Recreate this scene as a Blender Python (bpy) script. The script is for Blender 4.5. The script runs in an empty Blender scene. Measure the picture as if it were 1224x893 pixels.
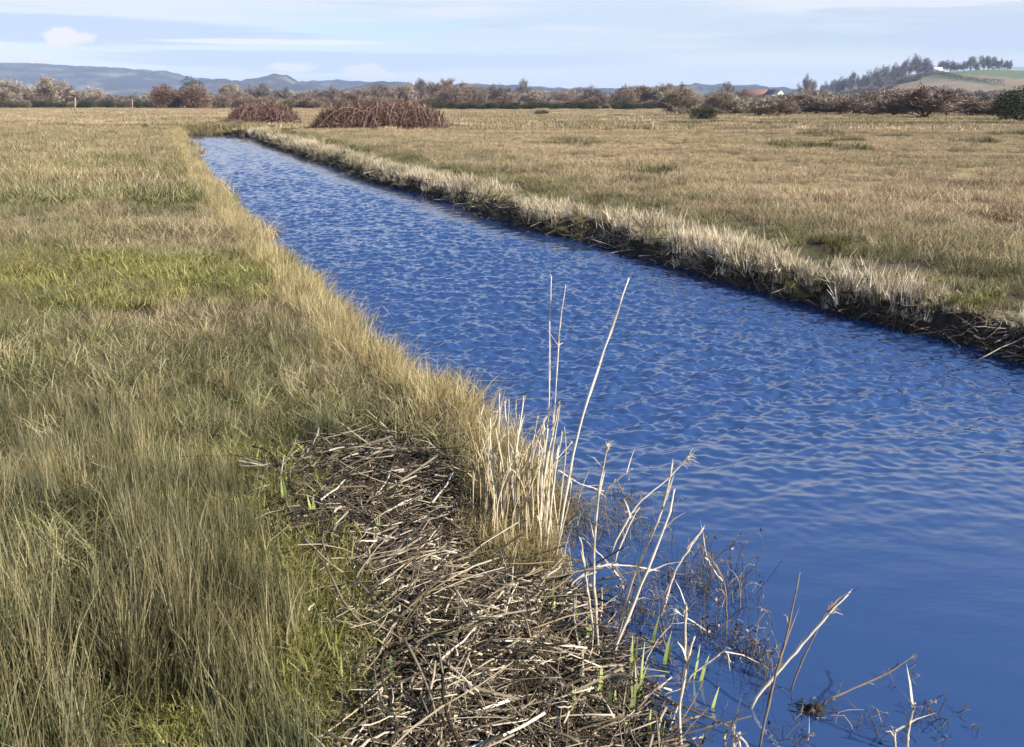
import bpy, math
import numpy as np
rng = np.random.default_rng(7)
sc = bpy.context.scene
COL = sc.collection
R = math.radians

# ------------------------------------------------------------------ camera, sky, sun, exposure
F, HC = 1050.0, 2.8
TH = math.atan((446.5 - 120) / F)
cam = bpy.data.cameras.new('camera')
cam.sensor_width = 36.0
cam.lens = F / 1224 * 36.0
cam.clip_start, cam.clip_end = 0.05, 30000
co = bpy.data.objects.new('camera', cam)
COL.objects.link(co)
co.location = (0, 0, HC)
co.rotation_euler = (math.pi / 2 - TH, 0, 0)
sc.camera = co

SUN_AZ, SUN_EL = 122.0, 32.0
world = bpy.data.worlds.new("World")
sc.world = world
world.use_nodes = True
nt = world.node_tree
bg = nt.nodes['Background']
sky = nt.nodes.new('ShaderNodeTexSky')
sky.sky_type = 'NISHITA'
sky.sun_disc = False
sky.sun_elevation = R(SUN_EL)
sky.sun_rotation = R(SUN_AZ)
sky.dust_density = 0.3
sky.ozone_density = 3.0
sky.air_density = 1.0
tc = nt.nodes.new('ShaderNodeTexCoord')


def wn(kind, **kw):
    n = nt.nodes.new(kind)
    for k, v in kw.items():
        setattr(n, k, v)
    return n


def wmath(op, a, b=None, clamp=False):
    n = wn('ShaderNodeMath', operation=op, use_clamp=clamp)
    for i, v in enumerate((a, b)):
        if v is None:
            continue
        if isinstance(v, (int, float)):
            n.inputs[i].default_value = v
        else:
            nt.links.new(v, n.inputs[i])
    return n.outputs[0]


def wnoise(scale, detail, loc=(0, 0, 0), rough=0.55):
    m = wn('ShaderNodeMapping')
    m.inputs['Scale'].default_value = scale
    m.inputs['Location'].default_value = loc
    nt.links.new(tc.outputs['Generated'], m.inputs['Vector'])
    n = wn('ShaderNodeTexNoise')
    n.inputs['Scale'].default_value = 1
    n.inputs['Detail'].default_value = detail
    n.inputs['Roughness'].default_value = rough
    nt.links.new(m.outputs[0], n.inputs['Vector'])
    return n.outputs[0]


def wramp(v, lo, hi):
    n = wn('ShaderNodeMapRange', interpolation_type='SMOOTHSTEP')
    n.inputs['From Min'].default_value = lo
    n.inputs['From Max'].default_value = hi
    nt.links.new(v, n.inputs['Value'])
    return n.outputs[0]


sep = wn('ShaderNodeSeparateXYZ')
nt.links.new(tc.outputs['Generated'], sep.inputs[0])
streak = wramp(wnoise((2.2, 2.2, 34), 6, (3.1, 0.4, 1.7)), 0.36, 0.66)
streak2 = wramp(wnoise((4, 4, 80), 5, (9, 2, 3.3)), 0.46, 0.64)
fade = wmath('SUBTRACT', 1.0, wramp(sep.outputs['Z'], 0.14, 0.52))
sheet = wramp(sep.outputs['Z'], 0.06, 0.105)
veil = wmath('MULTIPLY', wmath('ADD', wmath('ADD', wmath('MULTIPLY', streak, 0.42), wmath('MULTIPLY', streak2, 0.45)),
                               wmath('MULTIPLY', sheet, 0.62), True), fade)


def wblob(x0, z0, rx, rz, seed, soft=0.5):
    """one cloud centred on a direction, its outline broken up by noise"""
    dx = wmath('DIVIDE', wmath('SUBTRACT', sep.outputs['X'], x0), rx)
    dz = wmath('DIVIDE', wmath('SUBTRACT', sep.outputs['Z'], z0), rz)
    r2 = wmath('ADD', wmath('MULTIPLY', dx, dx), wmath('MULTIPLY', dz, dz))
    nz = wmath('MULTIPLY', wmath('SUBTRACT', wnoise((0.9 / rx, 0.9 / rx, 0.8 / rz), 5, (seed, seed * 2.3, seed * .7), .62), 0.5), 3.4)
    m_ = wramp(wmath('SUBTRACT', nz, r2), -0.75 - soft, -0.75 + soft)
    return wmath('MULTIPLY', m_, wmath('GREATER_THAN', sep.outputs['Y'], 0.0))


def wmix(prev, fac, col):
    n = wn('ShaderNodeMix', data_type='RGBA')
    nt.links.new(fac, n.inputs['Factor'])
    nt.links.new(prev, n.inputs['A'])
    n.inputs['B'].default_value = (*col, 1)
    return n.outputs['Result']


tint = wn('ShaderNodeMix', data_type='RGBA', blend_type='MULTIPLY')
tint.inputs['Factor'].default_value = 1
hue = wn('ShaderNodeMix', data_type='RGBA')
nt.links.new(wramp(sep.outputs['Z'], 0.10, 0.34), hue.inputs['Factor'])
hue.inputs['A'].default_value = (0.82, 0.80, 0.89, 1)
hue.inputs['B'].default_value = (1.12, 1.20, 1.42, 1)
nt.links.new(hue.outputs['Result'], tint.inputs['B'])
nt.links.new(sky.outputs[0], tint.inputs['A'])
c_ = wmix(tint.outputs['Result'], veil, (5.15, 5.3, 5.6))
bars = wmath('MULTIPLY', wramp(wnoise((3.0, 3.0, 95), 4, (2.2, 5.1, 8.4)), 0.60, 0.68), wmath('MULTIPLY', fade, 0.5))
c_ = wmix(c_, bars, (3.9, 4.3, 5.2))
for qx, qy, rpx, rpy, sd, k_, col in [(1160, 42, 120, 17, 1.3, .95, (3.75, 4.15, 5.1)), (1140, 12, 130, 6, 4.1, .85, (3.9, 4.3, 5.1)),
                                      (935, 42, 75, 5, 6.6, .9, (3.8, 4.2, 5.0)), (120, 38, 250, 16, 2.7, .8, (3.45, 4.2, 5.4)),
                                      (430, 75, 330, 12, 8.8, .75, (3.5, 4.25, 5.4)), (1000, 13, 40, 3, 3.3, .8, (3.8, 4.2, 5.0)), (600, 31, 40, 3, 7.1, .7, (3.9, 4.3, 5.1)),
                                      (80, 45, 24, 11, 7.7, 1.0, (6.0, 5.75, 5.8)), (352, 80, 30, 7, 9.2, 1.0, (6.0, 5.7, 5.8)),
                                      (436, 88, 34, 12, 3.9, .9, (5.9, 5.5, 5.6)), (30, 70, 50, 5, 5.2, .8, (5.9, 5.7, 5.8)), (330, 50, 170, 3.5, 2.2, .9, (5.9, 6.0, 6.1))]:
    a_, b_ = (qx - 612) / F, -(qy - 446.5) / F
    vx, vy, vz = a_, math.cos(TH) + b_ * math.sin(TH), -math.sin(TH) + b_ * math.cos(TH)
    ln = math.sqrt(vx * vx + vy * vy + vz * vz)
    c_ = wmix(c_, wmath('MULTIPLY', wblob(vx / ln, vz / ln, rpx / F * .9, rpy / F * .9, sd, .35), k_), col)
nt.links.new(c_, bg.inputs['Color'])
bg.inputs['Strength'].default_value = 0.095

sun = bpy.data.lights.new('sun', 'SUN')
sun.energy = 5.0
sun.angle = R(0.5)
sun.color = (1.0, 0.945, 0.87)
so = bpy.data.objects.new('sun', sun)
COL.objects.link(so)
so.rotation_euler = (R(90 - SUN_EL), 0, R(-SUN_AZ + 180))
sc.view_settings.view_transform = 'Standard'
sc.view_settings.look = 'None'
sc.view_settings.exposure = 0.82
sc.view_settings.gamma = 1.0
sc.cycles.max_bounces = 6
sc.cycles.diffuse_bounces = 3
sc.cycles.glossy_bounces = 3
sc.cycles.transmission_bounces = 3
sc.cycles.volume_bounces = 1
sc.cycles.sample_clamp_indirect = 4
sc.cycles.use_denoising = True
sc.cycles.denoising_input_passes = 'RGB_ALBEDO_NORMAL'
sc.cycles.adaptive_threshold = 0.03


# ------------------------------------------------------------------ helpers
def at(px, py, z=0.0, Y=None):
    """world point under a photo pixel, on the level z or at the distance Y"""
    a, b = (px - 612) / F, -(py - 446.5) / F
    dy = math.cos(TH) + b * math.sin(TH)
    dz = -math.sin(TH) + b * math.cos(TH)
    t = (z - HC) / dz if Y is None else Y / dy
    return np.array((a * t, dy * t, HC + dz * t))


def smooth(x, a, b):
    t = np.clip((np.asarray(x, float) - a) / (b - a), 0, 1)
    return t * t * (3 - 2 * t)


_G = rng.random((8, 256, 256))


def vnoise(x, y, k=0):
    x = np.asarray(x, float)
    y = np.asarray(y, float)
    xi, yi = np.floor(x).astype(int), np.floor(y).astype(int)
    fx, fy = x - xi, y - yi
    fx = fx * fx * (3 - 2 * fx)
    fy = fy * fy * (3 - 2 * fy)
    g = _G[k]
    a, b = g[xi % 256, yi % 256], g[(xi + 1) % 256, yi % 256]
    c, d = g[xi % 256, (yi + 1) % 256], g[(xi + 1) % 256, (yi + 1) % 256]
    return (a * (1 - fx) + b * fx) * (1 - fy) + (c * (1 - fx) + d * fx) * fy


def fbm(x, y, k=0, o=4):
    s, a, n = 0, 1.0, 0
    for i in range(o):
        s = s + a * vnoise(np.asarray(x) * 2 ** i + 17.3 * i, np.asarray(y) * 2 ** i + 9.1 * i, (k + i) % 8)
        n += a
        a *= 0.5
    return s / n


def inpoly(x, y, poly):
    ins = np.zeros(np.shape(x), bool)
    n = len(poly)
    for i in range(n):
        x1, y1 = poly[i][:2]
        x2, y2 = poly[(i + 1) % n][:2]
        c = ((y1 > y) != (y2 > y)) & (x < (x2 - x1) * (y - y1) / (y2 - y1 + 1e-12) + x1)
        ins ^= c
    return ins


def mesh(name, v, f, attrs=None, mat=None, smoothf=False):
    me = bpy.data.meshes.new(name)
    v = np.ascontiguousarray(v, np.float32)
    if isinstance(f, np.ndarray):
        n, k = f.shape
        me.vertices.add(len(v))
        me.vertices.foreach_set('co', v.ravel())
        me.loops.add(n * k)
        me.loops.foreach_set('vertex_index', np.ascontiguousarray(f, np.int32).ravel())
        me.polygons.add(n)
        me.polygons.foreach_set('loop_start', np.arange(0, n * k, k, dtype=np.int32))
        me.polygons.foreach_set('loop_total', np.full(n, k, np.int32))
        me.update(calc_edges=True)
    else:
        me.from_pydata([tuple(p) for p in v], [], f)
    for k, a in (attrs or {}).items():
        at_ = me.attributes.new(k, 'FLOAT', 'POINT')
        at_.data.foreach_set('value', np.ascontiguousarray(a, np.float32))
    if smoothf:
        me.polygons.foreach_set('use_smooth', np.ones(len(me.polygons), bool))
    if mat:
        me.materials.append(mat)
    return me


def link(name, me, parent=None, label=None, cat=None, group=None, kind=None, loc=None):
    o = bpy.data.objects.new(name, me)
    COL.objects.link(o)
    if parent:
        o.parent = parent
    if loc is not None:
        o.location = loc
    tag(o, label, cat, group, kind)
    return o


def tag(o, label=None, cat=None, group=None, kind=None):
    for k, v in (('label', label), ('category', cat), ('group', group), ('kind', kind)):
        if v:
            o[k] = v
    return o


class MB:
    """collects triangles and quads (as triangles) with two per-vertex attributes"""

    def __init__(s):
        s.v, s.f, s.h, s.r, s.n = [], [], [], [], 0

    def add(s, v, f, h=0.0, r=None):
        v = np.asarray(v, float)
        s.v.append(v)
        s.f.append(np.asarray(f) + s.n)
        s.h.append(np.broadcast_to(np.asarray(h, float), (len(v),)))
        s.r.append(np.full(len(v), rng.random() if r is None else r))
        s.n += len(v)

    def tube(s, pts, r0, r1, k=5, rv=None, ends=True):
        pts = np.asarray(pts, float)
        n = len(pts)
        t = np.gradient(pts, axis=0)
        t /= np.linalg.norm(t, axis=1)[:, None] + 1e-9
        up = np.array((0.31, 0.95, 0.05)) if abs(t[0][2]) > 0.6 else np.array((0.05, 0.1, 1.0))
        a = np.cross(t, up)
        a /= np.linalg.norm(a, axis=1)[:, None] + 1e-9
        b = np.cross(t, a)
        rad = np.linspace(r0, r1, n) if np.ndim(r0) == 0 else np.asarray(r0)
        an = np.arange(k) * 2 * math.pi / k
        v = pts[:, None] + rad[:, None, None] * (a[:, None] * np.cos(an)[None, :, None] + b[:, None] * np.sin(an)[None, :, None])
        v = v.reshape(-1, 3)
        f = []
        for i in range(n - 1):
            for j in range(k):
                p, q = i * k + j, i * k + (j + 1) % k
                f += [(p, q, q + k), (p, q + k, p + k)]
        if ends:
            for j in range(1, k - 1):
                f.append((0, j + 1, j))
                f.append(((n - 1) * k, (n - 1) * k + j, (n - 1) * k + j + 1))
        s.add(v, f, np.repeat(np.linspace(0, 1, n), k), rv)

    def ribbon(s, pts, w, side=None, rv=None, taper=True):
        pts = np.asarray(pts, float)
        n = len(pts)
        if side is None:
            a = rng.random() * 6.283
            side = np.array((math.cos(a), math.sin(a), 0))
        ww = w * (1 - np.linspace(0, 1, n) ** 2) * 0.5 if taper else np.full(n, w / 2)
        ww = np.maximum(ww, w * 0.06)
        v = np.concatenate([pts - side * ww[:, None], pts + side * ww[:, None]])
        f = []
        for i in range(n - 1):
            f += [(i, i + n, i + 1 + n), (i, i + 1 + n, i + 1)]
        h = np.linspace(0, 1, n)
        s.add(v, f, np.concatenate([h, h]), rv)

    def mesh(s, name, mat, smoothf=False):
        return mesh(name, np.concatenate(s.v), np.concatenate(s.f).astype(np.int32),
                    {'h': np.concatenate(s.h), 'r': np.concatenate(s.r)}, mat, smoothf)


def mat(name):
    m = bpy.data.materials.new(name)
    m.use_nodes = True
    m.node_tree.nodes.clear()
    return m


class NB:
    def __init__(s, name):
        s.m = mat(name)
        s.t = s.m.node_tree
        s.out = s.t.nodes.new('ShaderNodeOutputMaterial')

    def n(s, kind, ins=None, **kw):
        n = s.t.nodes.new(kind)
        for k, v in kw.items():
            setattr(n, k, v)
        for k, v in (ins or {}).items():
            if hasattr(v, 'is_output'):
                s.t.links.new(v, n.inputs[k])
            else:
                n.inputs[k].default_value = v
        return n

    def attr(s, name, typ='GEOMETRY'):
        return s.n('ShaderNodeAttribute', attribute_name=name, attribute_type=typ).outputs['Fac']

    def ramp(s, fac, stops):
        n = s.n('ShaderNodeValToRGB', {'Fac': fac})
        e = n.color_ramp.elements
        while len(e) < len(stops):
            e.new(0.5)
        for el, (p, c) in zip(e, stops):
            el.position = p
            el.color = (*c, 1)
        return n.outputs[0]

    def mix(s, fac, a, b, blend='MIX'):
        n = s.n('ShaderNodeMix', {}, data_type='RGBA', blend_type=blend)
        for k, v in (('Factor', fac), ('A', a), ('B', b)):
            i = [x for x in n.inputs if x.name == k and x.enabled][0]
            if hasattr(v, 'is_output'):
                s.t.links.new(v, i)
            else:
                i.default_value = v if k == 'Factor' or len(v) == 4 else (*v, 1)
        return [x for x in n.outputs if x.enabled][0]

    def math(s, op, a, b=0.0, c=0.0):
        n = s.n('ShaderNodeMath', {0: a, 1: b, 2: c}, operation=op)
        return n.outputs[0]

    def noise(s, scale, detail=4, vec=None, rough=0.55, mapscale=None):
        if vec is None:
            vec = s.n('ShaderNodeNewGeometry').outputs['Position']
        if mapscale is not None:
            vec = s.n('ShaderNodeVectorMath', {0: vec, 1: mapscale}, operation='MULTIPLY').outputs[0]
        return s.n('ShaderNodeTexNoise', {'Vector': vec, 'Scale': scale, 'Detail': detail, 'Roughness': rough}).outputs[0]

    def rng(s, v, a, b, c=0.0, d=1.0):
        return s.n('ShaderNodeMapRange', {'Value': v, 'From Min': a, 'From Max': b, 'To Min': c, 'To Max': d},
                   interpolation_type='SMOOTHSTEP').outputs[0]

    def surf(s, col, rough=0.8, spec=0.2, bump=None, strength=0.5, dist=0.02, transl=0.0):
        p = s.n('ShaderNodeBsdfPrincipled', {'Base Color': col if hasattr(col, 'is_output') else (*col, 1),
                                            'Roughness': rough, 'Specular IOR Level': spec})
        if bump is not None:
            b = s.n('ShaderNodeBump', {'Height': bump, 'Strength': strength, 'Distance': dist})
            s.t.links.new(b.outputs[0], p.inputs['Normal'])
        sh = p.outputs[0]
        if transl:
            tr = s.n('ShaderNodeBsdfTranslucent', {'Color': col if hasattr(col, 'is_output') else (*col, 1)})
            sh = s.n('ShaderNodeMixShader', {0: transl, 1: sh, 2: tr.outputs[0]}).outputs[0]
        s.t.links.new(sh, s.out.inputs['Surface'])
        return s.m


def blade_mat(name, straw, green, rough=0.55, transl=0.25):
    """blades: straw and green ramps over the blade's own random number, mixed by the tuft's tint"""
    b = NB(name)
    r = b.attr('r')
    h = b.attr('h')
    t = b.attr('tint', 'INSTANCER')
    w = b.attr('wear', 'INSTANCER')
    t = b.math('ADD', t, b.math('MULTIPLY_ADD', b.noise(1.1, 3), 1.3, -0.65))
    t = b.math('MINIMUM', b.math('MAXIMUM', t, 0.0), 1.0)
    c1 = b.ramp(r, straw)
    c2 = b.ramp(r, green)
    # tips of the blades have died back to straw
    f = b.math('MULTIPLY', t, b.rng(h, 0.55, 1.0, 1.0, 0.55))
    c = b.mix(f, c1, c2)
    c = b.mix(1.0, c, b.mix(w, (0.62, 0.60, 0.58), (1.25, 1.22, 1.15)), 'MULTIPLY')
    return b.surf(c, rough, 0.25, transl=transl)


STRAW = [(0.0, (0.05, 0.036, 0.018)), (0.3, (0.235, 0.18, 0.085)), (0.65, (0.50, 0.40, 0.215)), (1.0, (0.72, 0.63, 0.43))]
GREEN = [(0.0, (0.022, 0.026, 0.010)), (0.35, (0.10, 0.112, 0.03)), (0.75, (0.26, 0.255, 0.085)), (1.0, (0.52, 0.48, 0.27))]
M_GRASS = blade_mat('grass_blades', STRAW, GREEN)
M_RUSH = blade_mat('rush_blades',
                   [(0, (0.17, 0.13, 0.055)), (0.5, (0.42, 0.33, 0.15)), (1, (0.70, 0.59, 0.34))],
                   [(0, (0.02, 0.028, 0.014)), (0.5, (0.10, 0.12, 0.055)), (0.82, (0.22, 0.225, 0.115)), (1, (0.55, 0.50, 0.31))])
M_MOSS = blade_mat('short_grass',
                   [(0, (0.12, 0.11, 0.04)), (0.6, (0.26, 0.23, 0.08)), (1, (0.45, 0.38, 0.18))],
                   [(0, (0.03, 0.04, 0.01)), (0.45, (0.18, 0.19, 0.04)), (1, (0.46, 0.43, 0.14))])
M_STUB = blade_mat('cut_reed_stubble',
                   [(0, (0.16, 0.115, 0.07)), (0.35, (0.50, 0.41, 0.27)), (1, (0.82, 0.73, 0.56))],
                   [(0, (0.07, 0.08, 0.03)), (1, (0.32, 0.28, 0.12))])
M_LITTER = blade_mat('dead_reed_litter',
                     [(0, (0.028, 0.02, 0.013)), (0.4, (0.13, 0.095, 0.06)), (0.72, (0.36, 0.295, 0.20)), (1, (0.78, 0.69, 0.54))],
                     [(0, (0.05, 0.05, 0.02)), (1, (0.2, 0.18, 0.08))], transl=0.1)

# ------------------------------------------------------------------ the channel
LY = np.array([-40, 0, 2.5, 3.3, 3.94, 4.9, 5.3, 5.9, 6.5, 8.9, 15.2, 22.4, 30, 53, 70, 90.])
LX = np.array([16, 1.7, 1.05, 0.83, 0.69, 0.46, 0.40, 0.18, -0.16, -1.5, -4.15, -7.1, -10.1, -18.9, -25.2, -32.5])
RY = np.array([-40, 0, 9.3, 10.5, 12.45, 14.86, 17.88, 24.72, 34.18, 54.72, 79.74, 90])
RX = np.array([28, 9.7, 5.66, 5.06, 4.1, 2.98, 1.5, -1.44, -5.48, -13.75, -23.6, -27.6])
YEND = 76.0


def eL(y):
    y = np.asarray(y, float)
    return np.interp(y, LY, LX) + (vnoise(y * 1.3, y * 0 + 3.3, 1) - 0.5) * 0.16 * smooth(y, 6, 9)


def eR(y):
    y = np.asarray(y, float)
    return np.interp(y, RY, RX) + (vnoise(y * 0.9, y * 0 + 8.3, 2) - 0.5) * 0.42 + (vnoise(y * 0.28, y * 0 + 4.7, 6) - 0.5) * 0.5 + (vnoise(y * 4.1, y * 0 + 1.3, 2) - 0.5) * 0.12


MUD = [at(px, py, 0.22) for px, py in [(330, 645), (352, 592), (430, 566), (500, 548), (578, 568), (640, 640), (690, 660), (765, 760),
                                       (830, 893), (860, 1300), (400, 1300), (396, 893), (400, 800), (412, 720), (345, 678)]]


def gz(x, y):
    """height of the ground"""
    x = np.asarray(x, float)
    y = np.asarray(y, float)
    dl, dr = eL(y) - x, x - eR(y)
    end = y - YEND - 0.8 * (vnoise(x * 1.2, y * 0, 3) - 0.5)
    wl = 0.45 + 1.5 * (1 - smooth(y, 4.6, 6.6))
    zl = -0.05 + 0.47 * smooth(dl, -0.12, wl) + 0.10 * smooth(dl, 0.5, 3.5)
    nb = vnoise(y * 2.1, x * 0 + 0.7, 5)
    zr = -0.06 + (0.36 + 0.16 * nb) * smooth(dr, -0.06, 0.16 + 0.15 * nb) + 0.08 * smooth(dr, 0.4, 2.5)
    ze = -0.05 + 0.5 * smooth(end, -0.1, 0.6)
    z = np.maximum(np.maximum(np.where(dl > -0.4, zl, -0.5), np.where(dr > -0.4, zr, -0.5)), np.where(end > -0.4, ze, -0.5))
    d = np.maximum(np.maximum(dl, dr), end)
    bump = (fbm(x * 0.9, y * 0.9, 0) - 0.5) * 0.22 * smooth(d, 0.4, 2.5) + (fbm(x * 4.5, y * 4.5, 3, 3) - 0.5) * 0.10 * smooth(d, 0.02, 0.4)
    far = smooth(np.hypot(x, y), 90, 220)
    z = z + bump * (1 - 0.7 * far)
    z = z + .13 * np.exp(-((x + .12) / .42) ** 2 - ((y - 3.85) / .55) ** 2) * smooth(dl, .05, .5)     # the heap of cut reed
    # an old ditch bank running across the right-hand field
    return z


xs_l = np.concatenate([-np.geomspace(9000, 12, 40), np.linspace(-11.6, -3.0, 70), np.linspace(-2.94, -0.0, 60)])
xs_m = np.linspace(0, 1, 16)[1:-1]
xs_r = np.concatenate([np.linspace(0, 2.5, 50), np.linspace(2.6, 12, 60), np.geomspace(12.4, 9000, 40)])
ys = np.concatenate([np.linspace(-60, 0, 12), np.linspace(0.6, 2.2, 8), np.arange(2.3, 9, 0.055), np.arange(9, 20, 0.11), np.arange(20, 40, 0.3),
                     np.arange(40, 75, 0.6), np.linspace(75, 78, 14), np.geomspace(79, 9000, 60)])
cols = []
yg = ys
el, er = eL(yg), eR(yg)
fw = np.maximum(1, yg / 120)
X = np.concatenate([el[:, None] + xs_l[None], el[:, None] * (1 - xs_m[None]) + er[:, None] * xs_m[None], er[:, None] + xs_r[None]], axis=1)
# far beyond the channel the grid straightens out so that it never folds
str_ = smooth(yg, 100, 400)[:, None]
X0 = np.concatenate([-30 + xs_l, -30 + 4 * xs_m, -26 + xs_r])[None]
X = X * (1 - str_) + X0 * str_
Y = np.repeat(yg[:, None], X.shape[1], 1)
Z = gz(X, Y)
nr, nc = X.shape
idx = np.arange(nr * nc).reshape(nr, nc)
gf = np.stack([idx[:-1, :-1], idx[:-1, 1:], idx[1:, 1:], idx[1:, :-1]], -1).reshape(-1, 4)

b = NB('ground')
pos = b.n('ShaderNodeNewGeometry').outputs['Position']
mud = b.attr('mud')
n_big = b.noise(0.035, 5, mapscale=(0.55, 1.6, 1))
n_mid = b.noise(0.35, 5, mapscale=(0.7, 1.7, 1))
n_fine = b.noise(9.0, 5)
field = b.ramp(b.math('ADD', b.math('MULTIPLY', n_big, 0.6), b.math('MULTIPLY', n_mid, 0.4)),
               [(0.34, (0.13, 0.115, 0.040)), (0.46, (0.27, 0.20, 0.085)), (0.56, (0.36, 0.27, 0.125)), (0.68, (0.27, 0.235, 0.095))])
field = b.mix(0.6, field, b.ramp(n_fine, [(0.3, (0.30, 0.28, 0.26)), (0.62, (1, 1, 1))]), 'MULTIPLY')
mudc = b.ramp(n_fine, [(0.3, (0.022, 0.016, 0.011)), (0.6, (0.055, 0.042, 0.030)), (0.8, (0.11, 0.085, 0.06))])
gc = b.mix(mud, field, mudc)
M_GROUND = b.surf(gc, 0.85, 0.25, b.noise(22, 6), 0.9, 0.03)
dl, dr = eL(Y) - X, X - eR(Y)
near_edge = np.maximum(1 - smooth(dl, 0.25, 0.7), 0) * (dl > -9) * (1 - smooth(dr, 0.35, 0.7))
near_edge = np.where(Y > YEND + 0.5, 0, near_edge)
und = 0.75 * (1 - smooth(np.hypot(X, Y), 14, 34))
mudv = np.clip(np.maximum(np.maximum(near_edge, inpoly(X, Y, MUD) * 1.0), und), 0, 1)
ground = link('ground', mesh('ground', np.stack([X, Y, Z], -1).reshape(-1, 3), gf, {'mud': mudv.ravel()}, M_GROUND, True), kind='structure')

# ------------------------------------------------------------------ water
wy = [-14.0]
while wy[-1] < YEND + 0.6:
    y_ = wy[-1]
    wy.append(y_ + (0.10 if y_ < 2.5 else max(0.022, 0.0022 * y_)))
wy = np.array(wy)
wt = np.linspace(0, 1, 310)
wl_, wr_ = eL(wy) - 0.9, eR(wy) + 0.45
WX = wl_[:, None] * (1 - wt) + wr_[:, None] * wt
WY = np.repeat(wy[:, None], WX.shape[1], 1)
wz = np.zeros_like(WX)
act = smooth(WY, 4.6, 9.0) * (0.55 + 0.9 * fbm(WX * 0.33 + 4, WY * 0.16, 2, 3))
lee = 0.30 + 0.35 * smooth(eR(WY) - WX, 0.05, 0.5) + 0.35 * smooth(eR(WY) - WX, 0.5, 1.8)
lee = np.where(WY > 17, lee * (.16 + .84 * smooth(eR(WY) - WX, .5, 1.9 + .012 * WY)), lee)
lee = np.where(WY > 1e6, lee * (0.45 + 0.55 * smooth(eR(WY) - WX, 0.8, 2.6)), lee)
act = act * lee * smooth(WX - eL(WY), 0.0, 0.5)
for i in range(110):
    lam = 0.085 * (7.0 ** rng.random() ** 1.6)
    ang = R(-90 + 10) + rng.normal() * R(38)
    k = 2 * math.pi / lam
    slope = 0.058 * (0.2 / lam) ** 0.35
    fade_ = 1 - smooth(WY * 0.0022 / lam, 0.32, 0.5)
    wz += slope / k * np.sin(k * (math.cos(ang) * WX + math.sin(ang) * WY) + rng.random() * 6.283) * fade_
wz *= act
for i in range(14):                                   # the slow low swell of the sheltered near water
    lam = 0.16 * (4.0 ** rng.random())
    ang = R(-90 + 8) + rng.normal() * R(16)
    k = 2 * math.pi / lam
    wz += 0.0062 / k * np.sin(k * (math.cos(ang) * WX + math.sin(ang) * WY) + rng.random() * 6.283) * (0.4 + 0.9 * fbm(WX * 0.7, WY * 1.5, 4, 2)) * smooth(60 - WY, 0, 20)
nr, nc = WX.shape
idx = np.arange(nr * nc).reshape(nr, nc)
wf = np.stack([idx[:-1, :-1], idx[:-1, 1:], idx[1:, 1:], idx[1:, :-1]], -1).reshape(-1, 4)
b = NB('water')
p = b.n('ShaderNodeBsdfPrincipled', {'Base Color': (0.018, 0.046, 0.124, 1), 'Roughness': 0.03, 'IOR': 2.4, 'Specular IOR Level': 0.5})
bn = b.n('ShaderNodeBump', {'Height': b.noise(14, 3, mapscale=(0.5, 1.2, 1)), 'Strength': 0.10, 'Distance': 0.02})
b.t.links.new(bn.outputs[0], p.inputs['Normal'])
b.t.links.new(p.outputs[0], b.out.inputs['Surface'])
link('water', mesh('water', np.stack([WX, WY, wz], -1).reshape(-1, 3), wf, None, b.m, True), kind='structure')


# ------------------------------------------------------------------ scattering tufts (one object each, geometry nodes)
def make_templates(cname, meshes):
    c = bpy.data.collections.new(cname)
    for i, me in enumerate(meshes):
        o = bpy.data.objects.new('%s_kind_%02d' % (cname, i), me)
        c.objects.link(o)
    return c, len(meshes)


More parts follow.
